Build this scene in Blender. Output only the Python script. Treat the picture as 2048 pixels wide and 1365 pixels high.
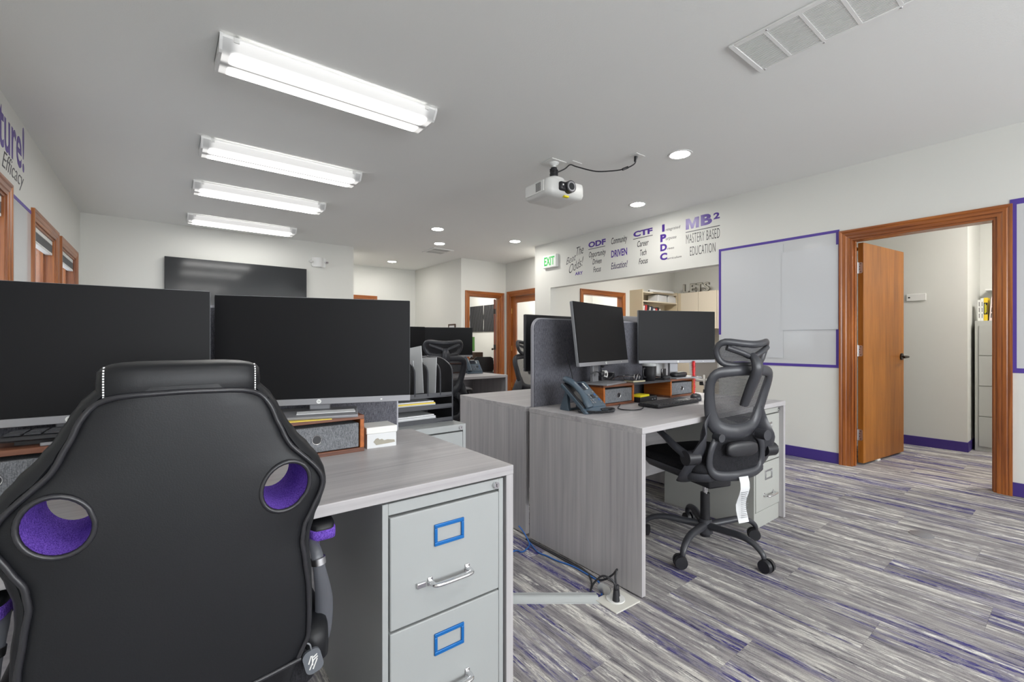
import bpy, bmesh, math, random
from mathutils import Vector, Matrix, noise
random.seed(7)
for o in list(bpy.data.objects): bpy.data.objects.remove(o)
SC = bpy.context.scene
COL = SC.collection
PI = math.pi
R = math.radians
# ---------------------------------------------------------------- camera
YAW = 0.6576; FPX = 900.0; CX = 1024.0; CY = 683.5; H = 1.114
cam = bpy.data.cameras.new('camera'); cam.sensor_width = 36; cam.lens = 36 * FPX / 2048; cam.shift_y = 1.0 / 2048
cam.clip_start = .02
camo = bpy.data.objects.new('camera', cam); COL.objects.link(camo)
camo.location = (0, 0, H); camo.rotation_euler = (PI / 2, 0, -YAW)
SC.camera = camo
# ---------------------------------------------------------------- world, daylight, exposure
W = bpy.data.worlds.new('sky'); SC.world = W; W.use_nodes = True
W.node_tree.nodes['Background'].inputs[0].default_value = (.80, .90, 1.0, 1)
W.node_tree.nodes['Background'].inputs[1].default_value = 1.6
SC.view_settings.view_transform = 'Standard'; SC.view_settings.look = 'None'
SC.view_settings.gamma = 1; SC.view_settings.use_curve_mapping = False
SC.view_settings.exposure = 0.75
def area(name, loc, rot, sx, sy, power, col=(1, 1, 1)):
    l = bpy.data.lights.new(name, 'AREA'); l.shape = 'RECTANGLE'; l.size = sx; l.size_y = sy; l.energy = power; l.color = col
    o = bpy.data.objects.new(name, l); COL.objects.link(o); o.location = loc; o.rotation_euler = rot
    return o
# daylight entering by the windows of the wall behind the camera
area('window_daylight', (0.75, -3.55, 1.5), (R(90), 0, 0), 2.0, 1.3, 95, (.95, .98, 1))
area('window_daylight', (3.25, -3.55, 1.5), (R(90), 0, 0), 2.0, 1.3, 95, (.95, .98, 1))

# pixel of the photograph -> point on a plane of the room
_F = (math.sin(YAW), math.cos(YAW)); _R = (math.cos(YAW), -math.sin(YAW))
def ray(x, y):
    r = (x - CX) / FPX; u = (CY - y) / FPX
    return (_F[0] + r * _R[0], _F[1] + r * _R[1], u)
def onX(x, y, X0): d = ray(x, y); t = X0 / d[0]; return (X0, d[1] * t, H + d[2] * t)
def onY(x, y, Y0): d = ray(x, y); t = Y0 / d[1]; return (d[0] * t, Y0, H + d[2] * t)
def onZ(x, y, z): d = ray(x, y); t = (z - H) / d[2]; return (d[0] * t, d[1] * t, z)

# ---------------------------------------------------------------- materials
def srgb(r, g, b):
    f = lambda c: (c / 255 / 12.92) if c <= 10 else ((c / 255 + .055) / 1.055) ** 2.4
    return (f(r), f(g), f(b), 1)
MATS = {}
def nodes(name):
    m = bpy.data.materials.new(name); m.use_nodes = True
    nt = m.node_tree; b = nt.nodes['Principled BSDF']; MATS[name] = m
    return m, nt, b
def N(nt, t, **kw):
    n = nt.nodes.new(t)
    for k, v in kw.items():
        if k.startswith('i_'):
            key = k[2:]; key = int(key) if key.isdigit() else key
            n.inputs[key].default_value = v
        else: setattr(n, k, v)
    return n
def plain(name, col, rough=.5, metal=0, bump=0, bscale=200, var=0, vscale=6, spec=.5, coat=0):
    m, nt, b = nodes(name)
    b.inputs['Base Color'].default_value = col; b.inputs['Roughness'].default_value = rough
    b.inputs['Metallic'].default_value = metal; b.inputs['Specular IOR Level'].default_value = spec
    b.inputs['Coat Weight'].default_value = coat
    tc = N(nt, 'ShaderNodeTexCoord')
    if var:
        n = N(nt, 'ShaderNodeTexNoise'); n.inputs['Scale'].default_value = vscale; n.inputs['Detail'].default_value = 5
        nt.links.new(tc.outputs['Object'], n.inputs['Vector'])
        mx = N(nt, 'ShaderNodeMix', data_type='RGBA')
        mx.inputs[6].default_value = tuple(c * (1 - var) for c in col[:3]) + (1,); mx.inputs[7].default_value = tuple(min(1, c * (1 + var)) for c in col[:3]) + (1,)
        nt.links.new(n.outputs['Fac'], mx.inputs[0]); nt.links.new(mx.outputs[2], b.inputs['Base Color'])
    if bump:
        n = N(nt, 'ShaderNodeTexNoise'); n.inputs['Scale'].default_value = bscale; n.inputs['Detail'].default_value = 4
        nt.links.new(tc.outputs['Object'], n.inputs['Vector'])
        bp = N(nt, 'ShaderNodeBump'); bp.inputs['Strength'].default_value = bump; bp.inputs['Distance'].default_value = .002
        nt.links.new(n.outputs['Fac'], bp.inputs['Height']); nt.links.new(bp.outputs[0], b.inputs['Normal'])
    return m
def ramp(nt, stops):
    r = N(nt, 'ShaderNodeValToRGB'); e = r.color_ramp.elements
    e[0].position, e[0].color = stops[0]; e[1].position, e[1].color = stops[-1]
    for p, c in stops[1:-1]:
        k = e.new(p); k.color = c
    return r
def grain(name, stops, axis='X', fine=60, stretch=.03, rough=.45, bump=.05, spec=.4, coat=0, big=3, rnd=True):
    """wood-like streaks running along one object axis"""
    m, nt, b = nodes(name)
    tc = N(nt, 'ShaderNodeTexCoord'); oi = N(nt, 'ShaderNodeObjectInfo')
    mp = N(nt, 'ShaderNodeMapping'); s = [fine] * 3; s['XYZ'.index(axis)] = fine * stretch
    mp.inputs['Scale'].default_value = s
    nt.links.new(tc.outputs['Object'], mp.inputs['Vector'])
    if rnd:
        ml = N(nt, 'ShaderNodeMath', operation='MULTIPLY'); ml.inputs[1].default_value = 37.0
        nt.links.new(oi.outputs['Random'], ml.inputs[0]); nt.links.new(ml.outputs[0], mp.inputs['Location'])
    n1 = N(nt, 'ShaderNodeTexNoise'); n1.inputs['Scale'].default_value = 1; n1.inputs['Detail'].default_value = 6; n1.inputs['Roughness'].default_value = .6
    nt.links.new(mp.outputs[0], n1.inputs['Vector'])
    mp2 = N(nt, 'ShaderNodeMapping'); s2 = [big * 4] * 3; s2['XYZ'.index(axis)] = big * .35; mp2.inputs['Scale'].default_value = s2
    nt.links.new(tc.outputs['Object'], mp2.inputs['Vector'])
    n2 = N(nt, 'ShaderNodeTexNoise'); n2.inputs['Scale'].default_value = 1; n2.inputs['Detail'].default_value = 4; n2.inputs['Distortion'].default_value = .4
    nt.links.new(mp2.outputs[0], n2.inputs['Vector'])
    mx = N(nt, 'ShaderNodeMix', data_type='FLOAT'); mx.inputs[0].default_value = .5
    nt.links.new(n1.outputs['Fac'], mx.inputs[2]); nt.links.new(n2.outputs['Fac'], mx.inputs[3])
    rp = ramp(nt, stops); nt.links.new(mx.outputs[0], rp.inputs[0]); nt.links.new(rp.outputs[0], b.inputs['Base Color'])
    b.inputs['Roughness'].default_value = rough; b.inputs['Specular IOR Level'].default_value = spec; b.inputs['Coat Weight'].default_value = coat
    b.inputs['Coat Roughness'].default_value = .25
    bp = N(nt, 'ShaderNodeBump'); bp.inputs['Strength'].default_value = bump; bp.inputs['Distance'].default_value = .001
    nt.links.new(n1.outputs['Fac'], bp.inputs['Height']); nt.links.new(bp.outputs[0], b.inputs['Normal'])
    return m
def weave(name, c1, c2, scale=900, rough=.9):
    """woven cloth"""
    m, nt, b = nodes(name)
    tc = N(nt, 'ShaderNodeTexCoord'); nz = N(nt, 'ShaderNodeTexNoise'); nz.inputs['Scale'].default_value = scale * .35; nz.inputs['Detail'].default_value = 3
    nt.links.new(tc.outputs['Object'], nz.inputs['Vector'])
    mp = N(nt, 'ShaderNodeMapping'); mp.inputs['Scale'].default_value = (scale * .5, scale * .5, scale * .06)
    nt.links.new(tc.outputs['Object'], mp.inputs['Vector'])
    n2 = N(nt, 'ShaderNodeTexNoise'); n2.inputs['Scale'].default_value = 1; nt.links.new(mp.outputs[0], n2.inputs['Vector'])
    mx = N(nt, 'ShaderNodeMix', data_type='FLOAT'); mx.inputs[0].default_value = .5
    nt.links.new(nz.outputs['Fac'], mx.inputs[2]); nt.links.new(n2.outputs['Fac'], mx.inputs[3])
    rp = ramp(nt, [(.38, c1), (.62, c2)]); nt.links.new(mx.outputs[0], rp.inputs[0]); nt.links.new(rp.outputs[0], b.inputs['Base Color'])
    b.inputs['Roughness'].default_value = rough; b.inputs['Specular IOR Level'].default_value = .2
    bp = N(nt, 'ShaderNodeBump'); bp.inputs['Strength'].default_value = .3; bp.inputs['Distance'].default_value = .001
    nt.links.new(mx.outputs[0], bp.inputs['Height']); nt.links.new(bp.outputs[0], b.inputs['Normal'])
    return m
def mesh_net(name, col, sx, sz, duty=.62, rough=.6):
    """open net: threads with real gaps between them"""
    m, nt, b = nodes(name)
    b.inputs['Base Color'].default_value = col; b.inputs['Roughness'].default_value = rough
    tc = N(nt, 'ShaderNodeTexCoord'); sp = N(nt, 'ShaderNodeSeparateXYZ'); nt.links.new(tc.outputs['Object'], sp.inputs[0])
    def saw(out, s, off=None):
        a = N(nt, 'ShaderNodeMath', operation='MULTIPLY'); a.inputs[1].default_value = s; nt.links.new(out, a.inputs[0])
        q = a.outputs[0]
        if off is not None:
            ad = N(nt, 'ShaderNodeMath', operation='ADD'); nt.links.new(q, ad.inputs[0]); nt.links.new(off, ad.inputs[1]); q = ad.outputs[0]
        fr = N(nt, 'ShaderNodeMath', operation='FRACT'); nt.links.new(q, fr.inputs[0]); return fr.outputs[0], a.outputs[0]
    fz, az = saw(sp.outputs['Z'], sz)
    fl = N(nt, 'ShaderNodeMath', operation='FLOOR'); nt.links.new(az, fl.inputs[0])
    hf = N(nt, 'ShaderNodeMath', operation='MULTIPLY'); hf.inputs[1].default_value = .5; nt.links.new(fl.outputs[0], hf.inputs[0])
    fx, ax = saw(sp.outputs['X'], sx, hf.outputs[0])
    g1 = N(nt, 'ShaderNodeMath', operation='GREATER_THAN'); g1.inputs[1].default_value = duty; nt.links.new(fz, g1.inputs[0])
    g2 = N(nt, 'ShaderNodeMath', operation='GREATER_THAN'); g2.inputs[1].default_value = .3; nt.links.new(fx, g2.inputs[0])
    gp = N(nt, 'ShaderNodeMath', operation='MULTIPLY'); nt.links.new(g1.outputs[0], gp.inputs[0]); nt.links.new(g2.outputs[0], gp.inputs[1])
    iv = N(nt, 'ShaderNodeMath', operation='SUBTRACT'); iv.inputs[0].default_value = 1; nt.links.new(gp.outputs[0], iv.inputs[1])
    nt.links.new(iv.outputs[0], b.inputs['Alpha'])
    return m
def emit(name, col, s, base=None):
    m, nt, b = nodes(name)
    b.inputs['Base Color'].default_value = base or col; b.inputs['Emission Color'].default_value = col; b.inputs['Emission Strength'].default_value = s
    return m

WALL = plain('wall_paint', (.66, .66, .625, 1), .75, bump=.06, bscale=260, spec=.3)
CEIL = plain('ceiling_paint', (.80, .805, .785, 1), .9, bump=.35, bscale=170, spec=.2)
# lamps' prismatic lens: the two tubes behind it show as two brighter bands
def lens_mat():
    m, nt, b = nodes('lamp_lens')
    tc = N(nt, 'ShaderNodeTexCoord'); sp = N(nt, 'ShaderNodeSeparateXYZ'); nt.links.new(tc.outputs['Object'], sp.inputs[0])
    def mr(out, a, b_, c, d):
        r = N(nt, 'ShaderNodeMapRange'); r.inputs[1].default_value = a; r.inputs[2].default_value = b_; r.inputs[3].default_value = c; r.inputs[4].default_value = d
        r.interpolation_type = 'SMOOTHSTEP'; nt.links.new(out, r.inputs[0]); return r.outputs[0]
    ax = N(nt, 'ShaderNodeMath', operation='ABSOLUTE'); nt.links.new(sp.outputs['X'], ax.inputs[0])
    ay = N(nt, 'ShaderNodeMath', operation='ABSOLUTE'); nt.links.new(sp.outputs['Y'], ay.inputs[0])
    ends = mr(ax.outputs[0], .525, .57, 1, .035)
    mid = mr(ay.outputs[0], .004, .045, .012, 1)
    side = mr(ay.outputs[0], .082, .128, 1, .025)
    a = N(nt, 'ShaderNodeMath', operation='MULTIPLY'); nt.links.new(mid, a.inputs[0]); nt.links.new(side, a.inputs[1])
    c = N(nt, 'ShaderNodeMath', operation='MULTIPLY'); nt.links.new(a.outputs[0], c.inputs[0]); nt.links.new(ends, c.inputs[1])
    s = N(nt, 'ShaderNodeMath', operation='MULTIPLY'); s.inputs[1].default_value = LENS; nt.links.new(c.outputs[0], s.inputs[0])
    b.inputs['Base Color'].default_value = (.55, .55, .545, 1); b.inputs['Roughness'].default_value = .4
    b.inputs['Emission Color'].default_value = (1, .985, .955, 1); nt.links.new(s.outputs[0], b.inputs['Emission Strength'])
    return m
LENS = 11.5
LENSM = lens_mat()
CANM = emit('downlight_glow', (1, .97, .92, 1), 95.0)
WHITE = plain('white_enamel', (.72, .72, .71, 1), .4)
WOODT = grain('oak_trim', [(.30, srgb(84, 40, 12)), (.45, srgb(136, 73, 26)), (.58, srgb(164, 95, 38)), (.75, srgb(190, 124, 60))], 'Z', 90, .03, .35, .08, .5, .3)
WOODH = grain('oak_trim_across', [(.30, srgb(84, 40, 12)), (.45, srgb(136, 73, 26)), (.58, srgb(164, 95, 38)), (.75, srgb(190, 124, 60))], 'Y', 90, .03, .35, .08, .5, .3)
WOODX = grain('oak_trim_along', [(.30, srgb(84, 40, 12)), (.45, srgb(136, 73, 26)), (.58, srgb(164, 95, 38)), (.75, srgb(190, 124, 60))], 'X', 90, .03, .35, .08, .5, .3)
DOORW = grain('birch_door', [(.30, srgb(118, 68, 18)), (.48, srgb(144, 88, 28)), (.60, srgb(160, 100, 35)), (.78, srgb(178, 122, 54))], 'Z', 26, .10, .42, .04, .3, .12, 2)
REDW = grain('walnut_riser', [(.30, srgb(78, 46, 34)), (.5, srgb(118, 74, 54)), (.75, srgb(150, 100, 74))], 'X', 80, .04, .4)
REDO = grain('riser_side_wood', [(.30, srgb(120, 62, 22)), (.5, srgb(168, 92, 36)), (.75, srgb(196, 120, 54))], 'Y', 80, .04, .4)
G3 = [(.28, srgb(142, 139, 142)), (.44, srgb(167, 164, 166)), (.56, srgb(178, 175, 176)), (.74, srgb(193, 190, 191))]
DESKX = grain('grey_laminate_along', G3, 'X', 70, .025, .42, .03, .4, 0, 3)
DESKZ = grain('grey_laminate_upright', G3, 'Z', 60, .025, .45, .03, .4, 0, 3)
DESKY = grain('grey_laminate_across', G3, 'Y', 70, .025, .45, .03, .4, 0, 3)
PURP = plain('purple_tape', srgb(78, 56, 148), .5)
PBASE = plain('purple_cove_base', srgb(62, 44, 122), .5)
PLET = plain('purple_vinyl', srgb(74, 44, 140), .35)
BLET = plain('black_vinyl', srgb(34, 32, 42), .4)
WBOARD = plain('whiteboard_paint', (.56, .57, .58, 1), .12, spec=.6)
SHEET = plain('cling_sheet', (.56, .575, .595, 1), .22, bump=.25, bscale=9, spec=.5)
FAB = weave('divider_fabric', srgb(66, 66, 72), srgb(112, 112, 120), 900)
ALU = plain('divider_edge', srgb(150, 150, 156), .4, .3)
BIN = weave('bin_fabric', srgb(88, 90, 94), srgb(134, 136, 140), 1100)
SCREEN = plain('matte_screen', srgb(22, 22, 24), .42, spec=.12)
SCREENG = plain('gloss_screen', srgb(44, 46, 48), .10, spec=.6)
SILV = plain('silver_plastic', srgb(140, 140, 144), .42, .3)
SILVD = plain('grey_plastic', srgb(120, 122, 126), .45, .1)
BLK = plain('black_plastic', srgb(34, 34, 38), .42, var=.1)
BLKS = plain('black_plastic_satin', srgb(54, 55, 60), .38)
LEATH = plain('black_leatherette', srgb(24, 25, 28), .42, bump=.07, bscale=420, var=.12, vscale=9, spec=.3)
PIPE = plain('black_piping', srgb(36, 36, 40), .32)
THREAD = plain('white_thread', (.75, .75, .75, 1), .7)
PMESH = None
LINER = weave('purple_mesh_lining', srgb(60, 34, 120), srgb(124, 90, 196), 1600)
SEATF = weave('black_seat_cloth', srgb(22, 22, 25), srgb(44, 44, 48), 900)
NET = mesh_net('chair_net', srgb(40, 40, 44), 420, 260, .60)
CHROME = plain('chrome', (.75, .75, .76, 1), .16, 1)
STEEL = plain('brushed_steel', (.55, .55, .56, 1), .35, 1)
CABW = plain('cabinet_enamel', srgb(160, 163, 163), .38, var=.02)
CABG = plain('cabinet_grey_enamel', srgb(172, 173, 168), .42)
BLUEM = plain('blue_metal', srgb(24, 104, 176), .3, .2)
PAPER = plain('paper', (.66, .67, .68, 1), .8, var=.03, vscale=30)
PAPB = plain('bluish_paper', srgb(190, 198, 218), .8)
YEL = plain('yellow_paper', srgb(236, 208, 90), .8)
YNOTE = plain('yellow_note', srgb(232, 216, 30), .8)
PINK = plain('pink_note', srgb(232, 120, 150), .8)
MESHB = plain('wire_mesh_black', srgb(52, 52, 56), .45); MESHB.node_tree.nodes['Principled BSDF'].inputs['Alpha'].default_value = .80
BEIGE = plain('beige_laminate', srgb(206, 192, 164), .5)
BEIGEL = plain('pale_beige_laminate', srgb(218, 208, 190), .5)
GLASS = None
def glass():
    m, nt, b = nodes('clear_glass')
    b.inputs['Base Color'].default_value = (.9, .96, .98, 1); b.inputs['Roughness'].default_value = .02; b.inputs['Alpha'].default_value = .16
    b.inputs['Specular IOR Level'].default_value = .6
    return m
GLASS = glass()
BRONZE = plain('dark_bronze', srgb(52, 46, 42), .35, .7)
BRASS = plain('brass', srgb(206, 170, 100), .3, .9)
PHONE = plain('phone_plastic', srgb(70, 84, 96), .38)
GREENS = emit('lamp_shade_green', srgb(84, 136, 66), .15)
CABLEB = plain('blue_cable', srgb(44, 96, 166), .4)
TAPE = plain('floor_tape', srgb(184, 188, 188), .55, bump=.4, bscale=40)
RED = plain('red_tinsel', srgb(226, 50, 56), .4)
WHITP = plain('white_plastic', (.74, .74, .72, 1), .45)
PANEL = plain('black_relief_panel', srgb(50, 50, 52), .45, var=.1)
EXITG = emit('exit_green', srgb(20, 150, 60), .45)
SLAT = plain('blind_slats', srgb(120, 122, 124), .5)
DKBOX = plain('dark_brown_box', srgb(70, 48, 36), .6)
def carpet():
    m, nt, b = nodes('striped_carpet')
    tc = N(nt, 'ShaderNodeTexCoord'); oi = N(nt, 'ShaderNodeObjectInfo')
    cb = N(nt, 'ShaderNodeCombineXYZ')
    for i, k in enumerate((31.0, 57.0, 11.0)):
        ml = N(nt, 'ShaderNodeMath', operation='MULTIPLY'); ml.inputs[1].default_value = k
        nt.links.new(oi.outputs['Random'], ml.inputs[0]); nt.links.new(ml.outputs[0], cb.inputs[i])
    ad = N(nt, 'ShaderNodeVectorMath', operation='ADD'); nt.links.new(tc.outputs['Object'], ad.inputs[0]); nt.links.new(cb.outputs[0], ad.inputs[1])
    def ns(sx, sy, det=4, ro=.6, dist=0):
        mp = N(nt, 'ShaderNodeMapping'); mp.inputs['Scale'].default_value = (sx, sy, 1); nt.links.new(ad.outputs[0], mp.inputs['Vector'])
        n = N(nt, 'ShaderNodeTexNoise'); n.inputs['Scale'].default_value = 1; n.inputs['Detail'].default_value = det; n.inputs['Roughness'].default_value = ro
        n.inputs['Distortion'].default_value = dist
        nt.links.new(mp.outputs[0], n.inputs['Vector']); return n.outputs['Fac']
    def mixc(f, a, b_):
        mx = N(nt, 'ShaderNodeMix', data_type='RGBA'); nt.links.new(f, mx.inputs[0])
        for s, v in ((6, a), (7, b_)):
            if isinstance(v, tuple): mx.inputs[s].default_value = v
            else: nt.links.new(v, mx.inputs[s])
        return mx.outputs[2]
    def thr(f, lo, hi):
        r = N(nt, 'ShaderNodeMapRange'); r.inputs[1].default_value = lo; r.inputs[2].default_value = hi; nt.links.new(f, r.inputs[0]); return r.outputs[0]
    def mul(a, c):
        q = N(nt, 'ShaderNodeMath', operation='MULTIPLY'); nt.links.new(a, q.inputs[0]); nt.links.new(c, q.inputs[1]); return q.outputs[0]
    streak = ns(30, 2.6, 6, .72, .3)
    band = ns(7, .7, 2)
    thread = ns(230, 14, 2)
    pile = ns(330, 330, 2)
    br = ns(120, 22, 4, .75)
    base = ramp(nt, [(.32, srgb(98, 95, 101)), (.43, srgb(138, 134, 137)), (.54, srgb(166, 162, 160)), (.64, srgb(206, 202, 196))])
    nt.links.new(streak, base.inputs[0]); col = base.outputs[0]
    # dark violet-blue yarn: inside wide bands, broken into dashes
    hazeb = mul(thr(band, .50, .60), thr(ns(26, 1.4, 4, .65), .42, .6))
    hz = N(nt, 'ShaderNodeMath', operation='MULTIPLY'); hz.inputs[1].default_value = .5; nt.links.new(hazeb, hz.inputs[0])
    col = mixc(hz.outputs[0], col, srgb(120, 114, 146))
    blue = mul(mul(thr(ns(36, 1.3, 6, .68, .2), .47, .55), thr(band, .51, .57)), thr(br, .38, .52))
    col = mixc(blue, col, srgb(66, 62, 124))
    dark = mul(thr(ns(70, 2.4, 6, .7), .58, .65), thr(br, .44, .56))
    col = mixc(dark, col, srgb(66, 63, 76))
    light = mul(thr(ns(26, 2.2, 6, .72, .4), .53, .60), thr(br, .40, .54))
    col = mixc(light, col, srgb(230, 227, 220))
    pl = N(nt, 'ShaderNodeMix', data_type='FLOAT'); pl.inputs[0].default_value = .5; nt.links.new(thread, pl.inputs[2]); nt.links.new(pile, pl.inputs[3])
    sh = N(nt, 'ShaderNodeMix', data_type='RGBA', blend_type='MULTIPLY'); sh.inputs[0].default_value = .7
    rp = ramp(nt, [(.35, (.55, .55, .56, 1)), (.60, (1.0, 1.0, 1.0, 1))]); nt.links.new(pl.outputs[0], rp.inputs[0])
    nt.links.new(col, sh.inputs[6]); nt.links.new(rp.outputs[0], sh.inputs[7])
    nt.links.new(sh.outputs[2], b.inputs['Base Color']); b.inputs['Roughness'].default_value = .95; b.inputs['Specular IOR Level'].default_value = .1
    bp = N(nt, 'ShaderNodeBump'); bp.inputs['Strength'].default_value = .5; bp.inputs['Distance'].default_value = .003
    nt.links.new(pl.outputs[0], bp.inputs['Height']); nt.links.new(bp.outputs[0], b.inputs['Normal'])
    return m
CARPET = carpet()

# ---------------------------------------------------------------- mesh helpers
def link(o): COL.objects.link(o); return o
def obj(name, bm, mat, parent=None, smooth=None, bevel=0, loc=None, rot=None, segs=2):
    me = bpy.data.meshes.new(name)
    bmesh.ops.recalc_face_normals(bm, faces=bm.faces[:])
    bm.to_mesh(me); bm.free()
    for mm in (mat if isinstance(mat, (list, tuple)) else [mat]): me.materials.append(mm)
    o = link(bpy.data.objects.new(name, me))
    if parent: o.parent = parent
    if loc: o.location = loc
    if rot: o.rotation_euler = rot
    if smooth is not None:
        me.shade_smooth()
        if smooth < 180: me.set_sharp_from_angle(angle=R(smooth))
    if bevel:
        b = o.modifiers.new('bevel', 'BEVEL'); b.width = bevel; b.segments = segs; b.limit_method = 'ANGLE'; b.angle_limit = R(40)
        me.shade_smooth(); me.set_sharp_from_angle(angle=R(35))
        b.harden_normals = False
    return o
def tag(o, label, cat, group=None, kind=None):
    if label: o['label'] = label
    if cat: o['category'] = cat
    if group: o['group'] = group
    if kind: o['kind'] = kind
    return o
def thing(name, label, cat, loc=(0, 0, 0), rotz=0, group=None):
    o = link(bpy.data.objects.new(name, None)); o.empty_display_size = .1
    o.location = loc; o.rotation_euler = (0, 0, rotz)
    return tag(o, label, cat, group)
def struct(name, bm, mat, label=None, parent=None, **kw):
    o = obj(name, bm, mat, parent, **kw)
    if not parent: o['kind'] = 'structure'
    if label: o['label'] = label
    return o
def copy_tree(o, parent=None):
    c = o.copy(); COL.objects.link(c); c.parent = parent
    for ch in [x for x in bpy.data.objects if x.parent == o]: copy_tree(ch, c)
    return c
def box(bm, x0, x1, y0, y1, z0, z1, M=None):
    co = [(x0, y0, z0), (x1, y0, z0), (x1, y1, z0), (x0, y1, z0), (x0, y0, z1), (x1, y0, z1), (x1, y1, z1), (x0, y1, z1)]
    v = [bm.verts.new(M @ Vector(c) if M else c) for c in co]
    for f in ((0, 3, 2, 1), (4, 5, 6, 7), (0, 1, 5, 4), (1, 2, 6, 5), (2, 3, 7, 6), (3, 0, 4, 7)): bm.faces.new([v[i] for i in f])
def B(*a, M=None):
    bm = bmesh.new()
    if a and isinstance(a[0], (tuple, list)):
        for q in a: box(bm, *q, M=M)
    else: box(bm, *a, M=M)
    return bm
def loft(bm, rings, cap=True, closed=True):
    vs = [[bm.verts.new(p) for p in r] for r in rings]; n = len(vs[0])
    for a, b in zip(vs, vs[1:]):
        for i in range(n if closed else n - 1):
            j = (i + 1) % n
            bm.faces.new((a[i], a[j], b[j], b[i]))
    if cap and closed:
        bm.faces.new(vs[0][::-1]); bm.faces.new(vs[-1])
    return bm
def frame(d):
    d = Vector(d).normalized(); u = Vector((0, 0, 1)) if abs(d.z) < .9 else Vector((1, 0, 0))
    a = d.cross(u).normalized(); return a, a.cross(d)
def cyl(bm, p, q, r, n=16, r2=None, cap=True):
    p, q = Vector(p), Vector(q); a, b = frame(q - p); r2 = r if r2 is None else r2
    loft(bm, [[c + (a * math.cos(2 * PI * i / n) + b * math.sin(2 * PI * i / n)) * rr for i in range(n)] for c, rr in ((p, r), (q, r2))], cap)
    return bm
def smoothpath(pts, sub=6):
    P = [Vector(p) for p in pts]; out = []
    for i in range(len(P) - 1):
        p0 = P[max(i - 1, 0)]; p1 = P[i]; p2 = P[i + 1]; p3 = P[min(i + 2, len(P) - 1)]
        for k in range(sub):
            t = k / sub
            out.append(.5 * ((2 * p1) + (p2 - p0) * t + (2 * p0 - 5 * p1 + 4 * p2 - p3) * t * t + (3 * p1 - p0 - 3 * p2 + p3) * t ** 3))
    return out + [P[-1]]
def tube(bm, pts, r, n=8, sub=5, flat=None, up=None, closed=False):
    """round (or flattened) bar along a smooth path; r may be a list"""
    P = smoothpath(list(pts) + ([pts[0]] if closed else []), sub) if sub else [Vector(p) for p in pts]
    if closed: P = P[:-1]
    rr = r if isinstance(r, (list, tuple)) else None
    rings = []; m = len(P); prev = None
    for i, p in enumerate(P):
        d = (P[(i + 1) % m] - P[i - 1]) if closed else (P[min(i + 1, m - 1)] - P[max(i - 1, 0)])
        d.normalize()
        if up is not None: a = d.cross(Vector(up)); a = a.normalized() if a.length > 1e-6 else frame(d)[0]
        elif prev is None: a = frame(d)[0]
        else: a = prev - d * prev.dot(d); a = a.normalized() if a.length > 1e-6 else frame(d)[0]
        prev = a; b = a.cross(d)
        if rr: t = i / (m - 1) * (len(rr) - 1); k = min(int(t), len(rr) - 2); rad = rr[k] + (rr[k + 1] - rr[k]) * (t - k)
        else: rad = r
        fl = flat or 1
        rings.append([p + a * math.cos(2 * PI * j / n) * rad + b * math.sin(2 * PI * j / n) * rad * fl for j in range(n)])
    if closed: rings.append(rings[0]); 
    if closed:
        vs = [[bm.verts.new(q) for q in r_] for r_ in rings[:-1]]
        for i in range(m):
            A_, B_ = vs[i], vs[(i + 1) % m]
            for j in range(n): bm.faces.new((A_[j], A_[(j + 1) % n], B_[(j + 1) % n], B_[j]))
    else: loft(bm, rings)
    return bm
def prism(bm, pts, axis, a, b):
    """polygon (2-D) extruded along an axis from a to b"""
    def P(u, v, w): return {'X': (w, u, v), 'Y': (u, w, v), 'Z': (u, v, w)}[axis]
    loft(bm, [[P(u, v, w) for u, v in pts] for w in (a, b)]); return bm
def rrect(x0, x1, y0, y1, r, n=5, corners=(1, 1, 1, 1)):
    pts = []
    for (cx, cy, a0, on) in ((x1 - r, y1 - r, 0, corners[0]), (x0 + r, y1 - r, 90, corners[1]), (x0 + r, y0 + r, 180, corners[2]), (x1 - r, y0 + r, 270, corners[3])):
        if on:
            for k in range(n + 1): t = R(a0 + 90 * k / n); pts.append((cx + r * math.cos(t), cy + r * math.sin(t)))
        else:
            t = R(a0 + 45); s = r * math.sqrt(2); pts.append((cx + s * math.cos(t), cy + s * math.sin(t)))
    return pts
def lathe(bm, prof, n=24, c=(0, 0, 0)):
    rings = [[(c[0] + r * math.cos(2 * PI * i / n), c[1] + r * math.sin(2 * PI * i / n), c[2] + z) for i in range(n)] for r, z in prof]
    loft(bm, rings); return bm
def cushion(bm, x0, x1, y0, y1, z0, z1, r=.03, pw=4, nu=16, nv=12, dome=0):
    """soft rounded block (superellipsoid)"""
    c = Vector(((x0 + x1) / 2, (y0 + y1) / 2, (z0 + z1) / 2)); s = ((x1 - x0) / 2, (y1 - y0) / 2, (z1 - z0) / 2)
    def sg(v, p): return math.copysign(abs(v) ** p, v)
    e = 2 / pw; rings = []
    for j in range(1, nv):
        ph = -PI / 2 + PI * j / nv
        rings.append([(c.x + s[0] * sg(math.cos(ph), e) * sg(math.cos(2 * PI * i / (nu * 2)), e), c.y + s[1] * sg(math.cos(ph), e) * sg(math.sin(2 * PI * i / (nu * 2)), e), c.z + s[2] * sg(math.sin(ph), e)) for i in range(nu * 2)])
    loft(bm, rings); return bm
def apply_eval(o):
    dg = bpy.context.evaluated_depsgraph_get(); dg.update()
    me = bpy.data.meshes.new_from_object(o.evaluated_get(dg)); o.modifiers.clear(); o.data = me
_texts = {}
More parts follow.
